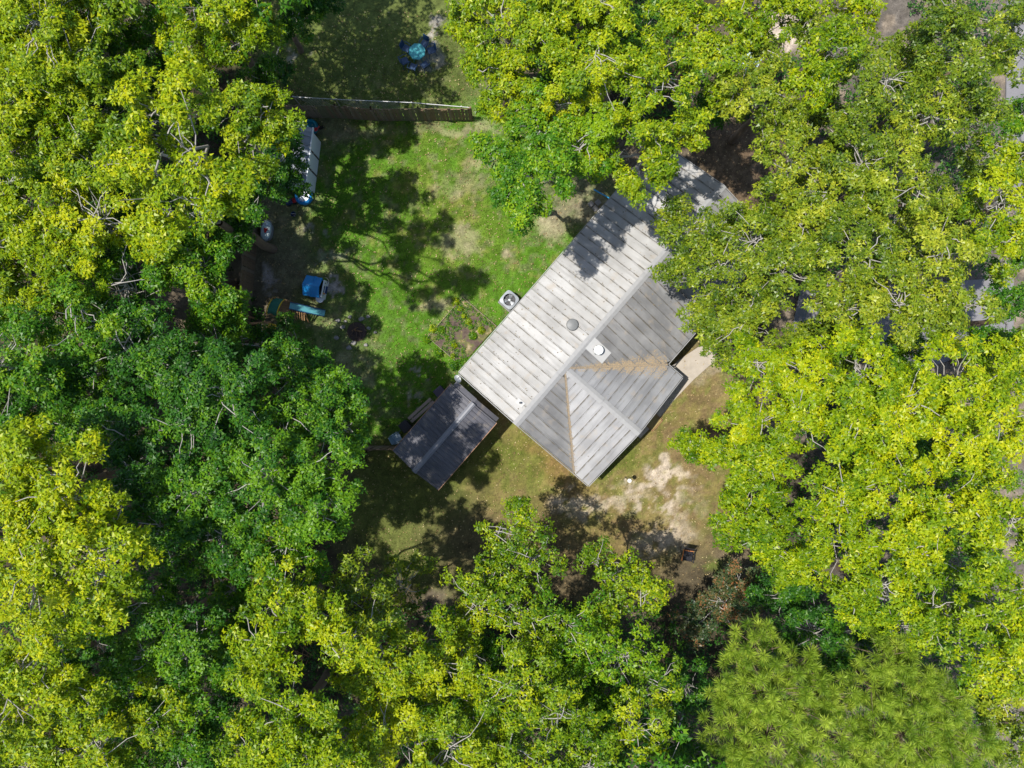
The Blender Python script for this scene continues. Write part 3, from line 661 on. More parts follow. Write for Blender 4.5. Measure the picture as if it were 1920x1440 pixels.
# fences
def board_fence(name, label, pts, h, m, spacing=.155, seed=5, face=1):
    r = random.Random(seed); pts = [P(*q) for q in pts]; o = pts[0]
    root = empty(name, label, 'fence', (o.x, o.y, 0))
    base = []
    for j in range(4):
        v = r.uniform(-.004, .004)
        mb = MB(); w = spacing * .46; hh = h + r.uniform(-.04, .03)
        mb.add([(-w, -.011, 0), (w, -.011, 0), (w, -.011, hh - .03), (w * .7, -.011, hh), (-w * .7, -.011, hh), (-w, -.011, hh - .03), (-w, .011, 0), (w, .011, 0), (w, .011, hh - .03), (w * .7, .011, hh), (-w * .7, .011, hh), (-w, .011, hh - .03)],
               [(0, 1, 2, 3, 4, 5), (11, 10, 9, 8, 7, 6), (0, 6, 7, 1), (1, 7, 8, 2), (2, 8, 9, 3), (3, 9, 10, 4), (4, 10, 11, 5), (5, 11, 6, 0)])
        b = mb.build('board', m[j % len(m)], root); base.append(b)
    used = [False] * 4
    for a, b_ in zip(pts[:-1], pts[1:]):
        d = b_ - a; L = d.length; n = max(2, int(L / spacing)); ang = math.atan2(d.y, d.x)
        for i in range(n):
            j = r.randrange(4); q = a - o + d * ((i + .5) / n)
            if not used[j]: ob = base[j]; used[j] = True
            else: ob = base[j].copy(); C.objects.link(ob); ob.parent = root
            ob.location = (q.x, q.y, -.03); ob.rotation_euler = (r.gauss(0, .02), r.gauss(0, .012), ang + r.gauss(0, .03))
        dn = d.normalized(); pq = Vector((-dn.y, dn.x, 0)) * face
        for z in (.35, .95, h - .25):
            mb = MB(); q0 = a - o + pq * .018; q1 = b_ - o + pq * .018
            mb.loft([[tuple(x + Vector((0, 0, z))), tuple(x + pq * .04 + Vector((0, 0, z))), tuple(x + pq * .04 + Vector((0, 0, z + .09))), tuple(x + Vector((0, 0, z + .09)))] for x in (q0, q1)]); mb.build('rail', m[0], root)
        k = max(1, round(L / 2.4))
        for i in range(k + 1):
            q = a - o + d * (i / k) + pq * .11; mb = MB(); mb.box(-.045, .045, -.045, .045, -.1, h - .1, Matrix.Translation(q) @ Matrix.Rotation(ang, 4, 'Z')); mb.build('post', m[0], root)
    for j in range(4):
        if not used[j]: bpy.data.objects.remove(base[j])
    return root
WF = [mat('fence_board_brown', (0.17, 0.115, 0.07), 0.9, var=.4, scale=7), mat('fence_board_grey', (0.19, 0.145, 0.10), 0.9, var=.4, scale=7), mat('fence_board_mossy', (0.14, 0.13, 0.07), 0.9, var=.4, scale=7)]
board_fence('wooden_fence', 'long weathered board fence between the lawn and the yard with the patio table', [(548, 220), (640, 221), (705, 226), (790, 226), (885, 226)], 1.55, WF, face=1)
board_fence('wooden_fence', 'short grey board fence at the left side of the yard under the trees', [(485, 420), (480, 470), (474, 540), (466, 640)], 1.75, [WF[1], WF[0]], .165, 8, face=-1)
board_fence('wooden_fence', 'dark board fence running from the trees to the corner of the metal shed', [(640, 835), (700, 836), (752, 836)], 1.83, [WF[0], WF[1]], .155, 9, face=-1)
# chain link fence behind the board fence
pts = [(548, 200), (640, 203), (778, 212), (862, 218), (905, 222)]
rail = [Vector(((P(x, y).x), P(x, y).y, 1.2)) for x, y in [(564, 199.5), (640, 204), (778, 210), (868, 217.5), (885, 219)]]
cf = empty('chain_link_fence', 'low chain link fence with pale top rail behind the board fence', 'fence', (rail[0].x, rail[0].y, 0)); o_ = Vector((rail[0].x, rail[0].y, 0))
for a, b_ in zip(rail[:-1], rail[1:]):
    MB().tube([a - o_, b_ - o_], .021, 6).build('top_rail', GALV, cf)
    d = b_ - a; L = d.length; mb = MB(); n = int(L / .12)
    for i in range(n):
        for sgn in (0, 1):
            t0 = i / n; t1 = (i + 8) / n
            if t1 > 1: continue
            z0, z1 = (1.18, .05) if sgn else (.05, 1.18)
            p0 = a - o_ + d * t0; p1 = a - o_ + d * t1; p0.z = z0; p1.z = z1; mb.tube([p0, p1], .004, 3)
    if mb.v: k = mb.build('wire_mesh', GALV, cf); k['kind'] = 'stuff'
for a in rail: MB().tube([(a.x - o_.x, a.y - o_.y, -.05), (a.x - o_.x, a.y - o_.y, 1.26)], .03, 8).build('post', GALV, cf)

# patio set
pt = P(782, 97, .7)
t = empty('patio_table', 'octagonal teal plastic patio table standing on the shaded upper lawn', 'table', (pt.x, pt.y, 0), .3)
MB().lathe([(.38, .69), (.42, .70), (.43, .72), (.41, .735), (.01, .73)], 8).build('tabletop', TEAL, t)
for k in range(4): a = k * math.pi / 2 + .4; MB().tube([(math.cos(a) * .30, math.sin(a) * .30, 0), (math.cos(a) * .22, math.sin(a) * .22, .69)], .025, 6).build('leg', TEAL, t)
CHB = mat('dark_blue_chair', (0.015, 0.05, 0.12), 0.4)
def chair(label, m, group):
    c = empty('plastic_chair', label, 'chair', group=group)
    MB().box(-.2, .2, -.2, .2, .41, .44, bev=.012).build('seat', m, c)
    bk = MB()
    bk.loft([[(-.2, -.2 - .1 * t_, .45 + .4 * t_), (.2, -.2 - .1 * t_, .45 + .4 * t_), (.2, -.225 - .1 * t_, .45 + .4 * t_), (-.2, -.225 - .1 * t_, .45 + .4 * t_)] for t_ in (0, .5, 1)]); bk.build('backrest', m, c)
    for sx in (-1, 1):
        MB().tube([(sx * .23, -.25, .66), (sx * .25, .0, .66), (sx * .24, .17, .62), (sx * .21, .2, .42)], .02, 5).build('armrest', m, c)
        for sy in (-1, 1): MB().tube([(sx * .24, sy * .25, 0), (sx * .18, sy * .18, .42)], .024, 5, .018).build('leg', m, c)
    return c
spots = ((152, .66, 'left, by the upper left side of'), (60, .64, 'upper right, behind'), (18, .70, 'right, beside'), (205, .72, 'lower left, beside'), (248, .66, 'bottom, just below'), (305, .62, 'lower right, pulled close to'))
for i, (a, d_, lab) in enumerate(spots):
    a = math.radians(a); c = chair('dark blue plastic chair at %s the octagonal teal table' % lab, CHB, 'chairs around the octagonal table')
    c.location = (pt.x + math.cos(a) * d_, pt.y + math.sin(a) * d_, 0); c.rotation_euler = (0, 0, a + math.pi / 2); c.scale = (.85, .85, .9)

# white garden shed under the trees
q0, q1 = P(602, 267), P(590, 362); d = (q0 - q1); ang = math.atan2(d.y, d.x)
ws = empty('garden_shed', 'white garden shed half hidden by dark branches near the fence corner', 'shed', (q1.x, q1.y, 0), ang)
Lw = d.length; Dw = 2.3; hw = 1.95; WSW = mat('white_shed_panel', (0.62, 0.66, 0.68), 0.5, var=.05)
WSR = roof_mat('white_shed_roof', (0.20, 0.22, 0.25), (0.27, 0.29, 0.32), DIRT, 'x', .3, .3)
for a, b_ in ((0, .31), (.35, .64), (.68, 1.0)):
    MB().box(a * Lw, b_ * Lw, -.04 * 0, .05, 0, hw).build('wall_panel', WSW, ws)
for a in (.31, .64):
    MB().box(a * Lw + .01, (a + .04) * Lw - .01, .0, .02, 0, hw - .05).build('door_gap', mat('brown_door_post', (0.07, 0.05, 0.045), .8), ws); MB().box(a * Lw + .03, a * Lw + .06, -.03, -.005, .9, 1.05).build('handle', GSTEEL, ws)
MB().box(0, Lw, .05, .08, 0, hw).build('wall_lining', SH_W, ws)
MB().box(0, .05, .08, Dw, 0, hw).build('wall', WSW, ws); MB().box(Lw - .05, Lw, .08, Dw, 0, hw).build('wall', WSW, ws); MB().box(.05, Lw - .05, Dw - .05, Dw, 0, hw).build('wall', WSW, ws)
def wz(y): return hw + .45 * (1 - abs(y - Dw / 2) / (Dw / 2 + .12))
for ya, yb in ((-.12, Dw / 2), (Dw / 2, Dw + .12)):
    for k in range(6):
        x0, x1 = -.05 + k * (Lw + .1) / 6, -.05 + (k + 1) * (Lw + .1) / 6; mb = MB()
        mb.loft([[(x0 + .004, y, wz(y) + .01), (x1 - .004, y, wz(y) + .01), (x1 - .004, y, wz(y) + .03), (x0 + .05, y, wz(y) + .03), (x0 + .03, y, wz(y) + .06), (x0 + .004, y, wz(y) + .06)] for y in (ya, yb)]); mb.build('roof_panel', WSR, ws)
MB().box(-.06, Lw + .06, -.17, -.12, hw - .06, hw + .06).build('eave_trim', WSW, ws)

def put(name, label, cat, px, py, z=0, rz=0, group=None):
    p = P(px, py, z); return empty(name, label, cat, (p.x, p.y, 0), math.radians(rz), group)
# kiddie pools and toys around it
def ring_pool(o, R, m, tube=.09, floor=None):
    mb = MB()
    for lay in (0, 1): mb.tube([(math.cos(2 * math.pi * i / 28) * R, math.sin(2 * math.pi * i / 28) * R, tube * (1 + lay * 1.7)) for i in range(29)], tube, 8)
    mb.build('inflated_ring', m, o, True)
    MB().lathe([(R - .02, .02), (R - .02, .04)], 24).build('floor', floor or m, o)
ring_pool(put('paddling_pool', 'bright blue inflatable paddling pool at the end of the white shed', 'pool', 568, 366, .3), .37, BLUE, .08, WHITEP)
ring_pool(put('paddling_pool', 'turquoise round paddling pool by the fence corner behind the white shed', 'pool', 580, 236, .3), .33, TURQ, .07)
o = put('toy_tricycle', 'red toy tricycle beside the turquoise pool', 'tricycle', 593, 242, .3, 30)
MB().tube([(-.2, 0, .18), (0, 0, .25), (.22, 0, .4)], .03, 6).build('frame', RED, o); MB().box(-.12, .06, -.09, .09, .28, .32, bev=.015).build('seat', RED, o); MB().tube([(.22, -.16, .42), (.22, .16, .42)], .015, 6).build('handlebar', BLACK, o)
for x, y, r_ in ((.24, 0, .13), (-.2, .14, .09), (-.2, -.14, .09)): MB().lathe([(r_, -.02), (r_, .02)], 14, M=Matrix.Translation((x, y, r_)) @ Matrix.Rotation(math.pi / 2, 4, 'X')).build('wheel', BLACK, o)
o = put('toy_truck', 'navy toy truck on the dirt left of the bright blue pool', 'toy', 545, 378, .2, 20)
MB().box(-.25, .08, -.12, .12, .1, .3, bev=.02).build('bed', NAVY, o); MB().box(.09, .27, -.11, .11, .1, .26, bev=.03).build('cab', RED, o)
for x in (-.15, .17):
    for s_ in (-1, 1): MB().lathe([(.07, -.02), (.07, .02)], 12, M=Matrix.Translation((x, s_ * .14, .07)) @ Matrix.Rotation(math.pi / 2, 4, 'X')).build('wheel', BLACK, o)
o = put('toy_bucket', 'small dark blue bucket lying on bare ground below the pool', 'bucket', 551, 402, .1)
MB().lathe([(.09, 0), (.13, .2), (.12, .2), (.08, .02)], 16).build('pail', NAVY, o); MB().tube([(-.12, 0, .2), (-.06, 0, .3), (.06, 0, .3), (.12, 0, .2)], .006, 4).build('handle', WHITEP, o)
# oval water table
o = put('water_table', 'pale oval plastic water table with a red scoop lying on its lid', 'play table', 499, 432, .45, -8)
PALE = mat('pale_aqua_plastic', (0.42, 0.52, 0.55), 0.3, var=.08)
def oval(n=28, rx=.27, ry=.52): return [(rx * math.copysign(abs(math.cos(a)) ** .8, math.cos(a)), ry * math.copysign(abs(math.sin(a)) ** .8, math.sin(a))) for a in [2 * math.pi * i / n for i in range(n)]]
mb = MB(); mb.loft([[(x * k, y * k, z) for x, y in oval()] for k, z in ((.8, 0), (.92, .25), (1.0, .4), (1.04, .41), (1.04, .43), (.97, .43), (.93, .36))]); mb.build('basin', mat('grey_plastic', (0.22, 0.24, 0.27), .5), o)
mb = MB(); mb.loft([[(x * k, y * k - .0, z) for x, y in oval()] for k, z in ((.90, .37), (.90, .46), (.8, .5), (.3, .515))]); mb.build('lid', PALE, o, True)
mb = MB(); mb.loft([[(-.10, .1, .515), (.10, .1, .515), (.03, -.14, .515), (-.06, -.14, .515)], [(-.09, .09, .56), (.09, .09, .56), (.02, -.13, .55), (-.05, -.13, .55)]]); mb.build('scoop', RED, o); MB().tube([(.05, .02, .54), (.16, .0, .54)], .012, 5).build('scoop_handle', BLACK, o)
MB().lathe([(.07, .5), (.08, .56), (.05, .59), (.01, .6)], 14, 0, .32).build('dome', WHITEP, o, True)
# playhouse
o = put('playhouse', 'little blue roofed plastic playhouse with white front standing on bare soil', 'playhouse', 584, 536, 1.15, -11)
W_, D_ = .38, .48
MB().box(-W_, W_ - .02, -D_ + .04, -D_ + .07, 0, .85).build('wall', BLUE, o); MB().box(-W_, W_ - .02, D_ - .07, D_ - .04, 0, .85).build('wall', BLUE, o); MB().box(-W_, -W_ + .03, -D_ + .08, D_ - .08, 0, .85).build('wall', BLUE, o)
mb = MB(); xw = W_ + .10
for ya, yb in ((-D_ + .04, -.17), (.17, D_ - .04)): mb.box(xw - .04, xw, ya, yb, 0, .82)
mb.box(xw - .04, xw, -.17, .17, .0, .35); mb.box(xw - .04, xw, -.17, .17, .68, .82); mb.build('front_wall', WHITEP, o)
MB().box(xw, xw + .10, -.19, .19, .32, .36, bev=.01).build('window_sill', NAVY, o); MB().box(xw - .10, xw - .05, -.16, .16, .3, .7).build('shutter', NAVY, o); MB().box(xw - .01, xw + .03, -.24, -.18, .36, .66).build('orange_trim', mat('orange_plastic', (0.6, 0.22, 0.02), .4), o)
for y in (-.3, .3, .1): MB().lathe([(.035, 0), (.03, .02)], 12, M=Matrix.Translation((xw, y, .6)) @ Matrix.Rotation(math.pi / 2, 4, 'Y')).build('bolt_cap', BLACK, o)
for s_ in (-1, 1):
    mb = MB(); xr0, xr1 = -W_ - .03, W_ + .02
    mb.loft([[(xr0 + (.04 if k == 0 else 0), s_ * (D_ + .02), .88 + dz_), (xr1, s_ * (D_ + .02), .88 + dz_), (xr1, s_ * .002, 1.22 + dz_), (xr0 - .03, s_ * .002, 1.22 + dz_)] for k, dz_ in enumerate((0, .03))]); mb.build('roof_panel', BLUE, o)
    mb = MB(); mb.add([(-.05, s_ * (D_ + .03), .915), (.13, s_ * (D_ + .03), .915), (.05, s_ * .12, 1.17), (.05, s_ * (D_ + .04), 1.05)], [(0, 1, 3), (1, 2, 3), (2, 0, 3), (0, 2, 1)]); mb.build('dormer', BLUE, o)
MB().tube([(-W_ - .05, 0, 1.25), (W_ + .03, 0, 1.25)], .02, 6).build('ridge', BLUE, o)
# pot plant, stool
o = put('potted_plant', 'green plant in a round black pot beside the playhouse front', 'plant', 609.5, 527, .3)
MB().lathe([(.10, 0), (.15, .28), (.165, .28), (.165, .31), (.14, .31), (.13, .26)], 18).build('pot', BLACK, o); MB().tube([(math.cos(a) * .17, math.sin(a) * .17, .315) for a in [i * 2 * math.pi / 18 for i in range(19)]], .012, 5).build('rim', CREAM, o)
rr = np.random.default_rng(3); q = rr.normal(0, 1, (26, 3)); q[:, 2] = abs(q[:, 2]); q /= np.linalg.norm(q, axis=1)[:, None]
make_leaves('foliage', q * [.11, .11, .12] + [-.05, .03, .36], q + [0, 0, .5], np.full(26, .09), 6, LEAF['green'], o, rr.uniform(.3, .9, 26), rng=rr)
o = put('round_stool', 'small round white plastic stool below the playhouse', 'stool', 599.5, 560, .35)
MB().lathe([(.17, .33), (.2, .34), (.205, .36), (.19, .375), (.06, .37), (.02, .362)], 24).build('seat', WHITEP, o, True)
for k in range(3): a = k * 2.1; MB().tube([(math.cos(a) * .17, math.sin(a) * .17, 0), (math.cos(a) * .12, math.sin(a) * .12, .33)], .02, 6).build('leg', WHITEP, o)
# playset: slide, platform ladder, arched climber
o = put('play_set', 'wooden play set with teal slide, brown ladder and green yellow-rimmed canopy', 'play set', 562, 577, .9, -11)
mb = MB(); k = 10; r = []
for i in range(k + 1):
    t_ = i / k; x = -.42 + 1.5 * t_ * .98; z = 1.05 * (1 - t_) ** 1.2 + .12
    r.append([(x, -.14, z), (x, .14, z), (x, .14, z - .03), (x, -.14, z - .03)])
mb.loft(r); mb.build('slide_bed', mat('teal_slide', (0.10, 0.32, 0.36), .3, var=.25, scale=4), o)
for s_ in (-1, 1):
    mb = MB(); mb.loft([[(q[0][0], s_ * .142, q[0][2] - .05), (q[0][0], s_ * .185, q[0][2] - .05), (q[0][0], s_ * .185, q[0][2] + .09), (q[0][0], s_ * .142, q[0][2] + .09)] for q in r]); mb.build('slide_rail', NAVY, o)
for x, y in ((-.47, .2), (-.47, -.62), (-1.1, .2), (-1.1, -.62)): MB().box(x - .04, x + .04, y - .04, y + .04, 0, 1.75).build('post', WOODO, o)
for i in range(7): MB().box(-1.14, -.43, -.62 + i * .12, -.62 + i * .12 + .105, 1.0, 1.03).build('deck_board', WOODO, o)
for s_ in (-.30, .34): mb = MB(); mb.loft([[(s_ + dx - .03, -.2 - t_ * .42, 1.0 - t_ * .9 + dz_) for dx, dz_ in ((0, 0), (.06, 0), (.06, .06), (0, .06))] for t_ in (0, 1)]); mb.build('ladder_rail', WOODO, o)
for i in range(5): x = -.20 + i * .115; mb = MB(); mb.loft([[(x + dx, -.22 - t_ * .36, .98 - t_ * .3 + dz_) for dx, dz_ in ((0, 0), (.055, 0), (.055, .03), (0, .03))] for t_ in (0, 1)]); mb.build('slat', WOODO, o)
for x in (-1.14, -.62):
    MB().tube([(x - .1 + .1 * math.cos(a), -.2 + .45 * math.cos(a), 1.35 + .4 * math.sin(a)) for a in [i * math.pi / 12 for i in range(13)]], .028, 6).build('arch_rim', YEL, o)
mb = MB(); mb.loft([[(x - .1 + .1 * math.cos(a), -.2 + .43 * math.cos(a), 1.33 + .39 * math.sin(a)) for a in [i * math.pi / 12 for i in range(13)]] + [(x - .1 + .1 * math.cos(a), -.2 + .42 * math.cos(a), 1.31 + .38 * math.sin(a)) for a in [i * math.pi / 12 for i in range(12, -1, -1)]] for x in (-1.11, -.65)]); mb.build('canopy', GREENT, o)
MB().tube([(-1.9, -1.25, 1.9), (-.9, -1.0, 1.95)], .05, 6).build('swing_beam', WOODO, o)
for x in (-1.5, -1.15): MB().tube([(x, -1.12, 1.9), (x + .02, -1.15, .5)], .008, 4).build('chain', GALV, o)
MB().box(-1.55, -1.1, -1.26, -1.02, .46, .5, bev=.015).build('swing_seat', YEL, o)
o = put('wooden_post', 'short orange wooden post standing at the tree line left of the play set', 'post', 467, 594, 1.0)
mb = MB(); mb.box(-.04, .04, -.04, .04, -.05, 1.4, bev=.006); mb.build('wooden_post_shaft', WOODO, o)
# fire pit: ring of loose stones, char, half burnt logs
def rock(mb, x, y, r, h, seed, z=0):
    q = random.Random(seed); n = 9; j = [q.uniform(.75, 1.1) for _ in range(n)]; a0_ = q.uniform(0, 6)
    mb.loft([[(x + r * k * j[i] * math.cos(a0_ + 2 * math.pi * i / n), y + r * k * j[i] * math.sin(a0_ + 2 * math.pi * i / n) * .8, z + zz * h + q.uniform(-.01, .01)) for i in range(n)] for k, zz in ((.9, 0), (1, .5), (.8, .95), (.4, 1.05))])
fc = P(669, 622); fp = empty('fire_pit', 'round fire pit of charred ground with half burnt logs', 'fire pit', (fc.x, fc.y, 0))
MB().lathe([(.5, -.02), (.48, .03), (.3, .045), (.01, .04)], 20).build('ash_bed', ASH, fp)
for i, (x, y, a, L) in enumerate(((.1, .03, -8, .38), (-.08, .12, 35, .34), (.0, -.12, 80, .42), (.2, -.15, 100, .3), (-.2, -.05, 60, .35), (.08, -.3, 5, .3), (-.02, .2, -50, .3))):
    a = math.radians(a); dx, dy = math.cos(a) * L / 2, math.sin(a) * L / 2
    MB().tube([(x - dx, y - dy, .07 + i * .012), (x + dx, y + dy, .09 + i * .012)], .035, 7, .028).build('log', WOODO if i in (0, 1) else mat('charred_log', (0.07, 0.045, 0.035), .9, var=.5, scale=12), fp)
sl = ('at the lower left', 'left of centre at the top', 'at the upper right', 'farthest to the upper right', 'at the upper left', 'farthest to the upper left', 'on the right', 'at the lower right', 'directly below the logs', 'at the bottom', 'far left', 'far right')
for i, (cx, cy, r_) in enumerate(((1235, 850, .14), (1310, 745, .12), (1430, 765, .16), (1500, 740, .13), (1260, 790, .1), (1185, 780, .13), (1505, 860, .12), (1475, 1035, .13), (1350, 1015, .16), (1300, 1065, .17), (1170, 960, .15), (1572, 905, .1))):
    p = P(420 + cx / 5.54, 460 + cy / 5.54); o = empty('stone', 'flat grey stone of the ring, %s of the fire pit' % sl[i], 'stone', (p.x, p.y, 0), 0, 'stones around the fire pit')
    mb = MB(); rock(mb, 0, 0, r_, .1, i); mb.build('stone_block', STONE, o)
# things around the metal shed
o = put('grill_box', 'small dark square storage box at the upper end of the metal shed', 'box', 824, 735, .75, 40)
MB().box(-.23, .23, -.22, .22, .02, .68, bev=.02).build('body', BLACK, o); MB().box(-.25, .25, -.24, .24, .685, .74, bev=.015).build('lid', mat('dark_violet_lid', (0.035, 0.03, 0.06), .5), o)
p = P(789.5, 769, .45); o = empty('wooden_bench', 'weathered bench of two pale planks along the metal shed', 'bench', (p.x, p.y, 0), math.atan2(39, 43))
for y in (-.10, .10): MB().box(-.76, .76, y - .075, y + .075, .44, .48, bev=.006).build('plank', WOODG, o)
for x in (-.6, .6): MB().box(x - .04, x + .04, -.16, .16, 0, .435).build('leg', WOODG, o)
o = put('storage_box', 'black rounded bin between the bench and the grey-blue chair', 'bin', 759, 800, .7, 40)
MB().box(-.22, .22, -.24, .24, 0, .62, bev=.05).build('body', BLACK, o); MB().box(-.25, .25, -.27, .27, .63, .69, bev=.03).build('lid', BLACK, o)
GB_ = mat('grey_blue_plastic', (0.20, 0.29, 0.36), .35)
c = chair('grey-blue plastic chair at the lower left corner of the metal shed', GB_, None); p = P(744, 821, .5); c.location = (p.x, p.y, 0); c.rotation_euler = (0, 0, math.radians(-60))
o = put('satellite_dish', 'small white satellite dish on a bent arm by the house corner', 'dish', 857, 711, 2.0, 30)
MB().lathe([(.02, 0), (.12, .015), (.2, .05), (.2, .06), (.12, .03), (.02, .015)], 20, M=Matrix.Translation((0, 0, 2.0)) @ Matrix.Rotation(.9, 4, 'Y')).build('reflector', WHITEP, o, True)
MB().tube([(0, 0, 2.0), (.15, .05, 1.9), (.3, .12, 2.2)], .025, 6).build('arm', GSTEEL, o); MB().tube([(.15, .05, 0), (.15, .05, 1.9)], .03, 8).build('mast', GSTEEL, o)
# blue pole and paving stones by the back eave
p0, p1 = P(1113, 355, .9), P(1165, 385, .7)
o = empty('blue_pole', 'bright blue pole sticking out from the back eave under the trees', 'pole', (p0.x, p0.y, 0)); MB().tube([(0, 0, .9), (p1.x - p0.x, p1.y - p0.y, .75)], .035, 8).build('pole_shaft', SKYB, o)
MB().tube([(p1.x - p0.x - .1, p1.y - p0.y + .05, 0), (p1.x - p0.x - .1, p1.y - p0.y + .05, .73)], .03, 6).build('support', WOODG, o)
for i, (x, y, lab) in enumerate(((1108, 383, 'leftmost'), (1116, 391, 'middle'), (1121, 380, 'upper'), (1126, 396, 'lowest'))):
    o = put('paving_stone', '%s pale square paving stone at the back eave of the house' % lab, 'paving stone', x, y, 0, 40, 'paving stones by the back eave'); MB().box(-.13, .13, -.13, .13, -.02, .05, bev=.01).build('paver_block', STONE, o)
# wooden frame at end of path
o = put('planter_frame', 'low square wooden frame of dry grass at the end of the path', 'planter', 1222, 789, 0, 47)
for a in range(4): MB().box(-.38, .38, -.40, -.36, 0, .14, Matrix.Rotation(a * math.pi / 2, 4, 'Z') @ Matrix.Scale(.97, 4)).build('frame_board', WOODO, o)
MB().box(-.34, .34, -.34, .34, -.02, .07).build('dry_soil', mat('dry_soil', (0.25, 0.19, 0.08), .95, var=.4, scale=20), o)
# lamp post
o = put('garden_lamp', 'thin garden lamp post with a round white globe on the front lawn', 'lamp', 1180, 901, 1.3)
MB().tube([(0, 0, -.02), (0, 0, 1.22)], .018, 6).build('pole', BLACK, o); MB().lathe([(.02, 1.22), (.09, 1.26), (.11, 1.33), (.09, 1.4), (.02, 1.44)], 18).build('globe', VWHITE, o, True)
# black folding chair
o = put('folding_chair', 'black canvas folding chair with orange trim on the shaded front lawn', 'chair', 1291, 1043, .6, -10)
mb = MB(); mb.loft([[(-.26, -.28 + .52 * t_, .42 - .06 * math.sin(t_ * math.pi)), (.26, -.28 + .52 * t_, .42 - .06 * math.sin(t_ * math.pi)), (.26, -.28 + .52 * t_, .405 - .06 * math.sin(t_ * math.pi)), (-.26, -.28 + .52 * t_, .405 - .06 * math.sin(t_ * math.pi))] for t_ in (0, .25, .5, .75, 1)]); mb.build('seat', BLACK, o)
mb = MB(); mb.loft([[(-.26, .24 + .2 * t_, .42 + .5 * t_), (.26, .24 + .2 * t_, .42 + .5 * t_), (.26, .26 + .2 * t_, .42 + .5 * t_), (-.26, .26 + .2 * t_, .42 + .5 * t_)] for t_ in (0, .5, 1)]); mb.build('backrest', BLACK, o)
OR_ = mat('orange_trim', (0.45, 0.16, 0.04), .6)
MB().tube([(-.26, .25, .45), (0, .23, .41), (.26, .25, .45)], .022, 6).build('trim', OR_, o); MB().tube([(-.30, -.28, .6), (-.28, 0, .58), (-.29, .3, .62)], .028, 6).build('armrest', OR_, o); MB().tube([(.30, -.28, .6), (.28, 0, .58), (.29, .3, .62)], .028, 6).build('armrest', BLACK, o)
for sx in (-1, 1):
    MB().tube([(sx * .3, -.28, .6), (-sx * .1 + sx * .3, -.3, 0)], .015, 5).build('leg', BLACK, o); MB().tube([(sx * .28, -.28, .42), (sx * .3, .3, 0)], .015, 5).build('leg', BLACK, o); MB().tube([(sx * .28, .46, .95), (sx * .3, -.2, 0)], .015, 5).build('leg', BLACK, o)

# a turquoise trampoline pool glimpsed through the top trees, and a pale boat cover behind
o = put('paddling_pool', 'blue paddling pool glimpsed through leaves at the top edge', 'pool', 1030, 10, .3); ring_pool(o, .5, BLUE, .08, TURQ)
o = put('tarpaulin', 'pale aqua tarpaulin glimpsed on the sand through the upper right trees', 'tarpaulin', 1412, 112, .2)
mb = MB(); mb.loft([[(x * k, y * k, z) for x, y in oval(20, .7, .45)] for k, z in ((1, 0), (.9, .2), (.4, .3))]); mb.build('cover', PALE, o)

# ------------------------------------------------------------------ trees
def segs_mesh(name, S, m, parent, sides=5):
    """S: list of (p0, p1, r0, r1) arrays -> open tapered prisms in one mesh"""
    A = np.array([s[0] for s in S], float); B = np.array([s[1] for s in S], float); r0 = np.array([s[2] for s in S]); r1 = np.array([s[3] for s in S])
    D = B - A; D /= np.linalg.norm(D, axis=1)[:, None] + 1e-9
    ref = np.where(np.abs(D[:, 2:3]) > 0.9, np.array([[1., 0, 0]]), np.array([[0, 0, 1.]]))
    u = np.cross(D, ref); u /= np.linalg.norm(u, axis=1)[:, None]; v = np.cross(D, u)
    an = np.arange(sides) * 2 * np.pi / sides
    ring = np.cos(an)[None, :, None] * u[:, None] + np.sin(an)[None, :, None] * v[:, None]
    V = np.concatenate([A[:, None] + ring * r0[:, None, None], B[:, None] + ring * r1[:, None, None]], 1).reshape(-1, 3)
    i = np.arange(sides); j = (i + 1) % sides; q = np.stack([i, j, j + sides, i + sides], -1)
    Fc = (np.arange(len(A))[:, None, None] * 2 * sides + q[None]).reshape(-1, 4)
    return mesh_np(name, V, Fc, m, parent, smooth=True)

def path(p0, p1, r0, r1, r, n=5, wob=.12, sag=0.0):
    p0 = np.array(p0, float); p1 = np.array(p1, float); L = np.linalg.norm(p1 - p0); pts = [p0]
    for i in range(1, n): t = i / n; pts.append(p0 + (p1 - p0) * t + r.normal(0, wob * L / n, 3) + np.array([0, 0, sag * L * math.sin(math.pi * t)]))
    pts.append(p1); return [(pts[i], pts[i + 1], r0 + (r1 - r0) * i / n, r0 + (r1 - r0) * (i + 1) / n) for i in range(n)], pts

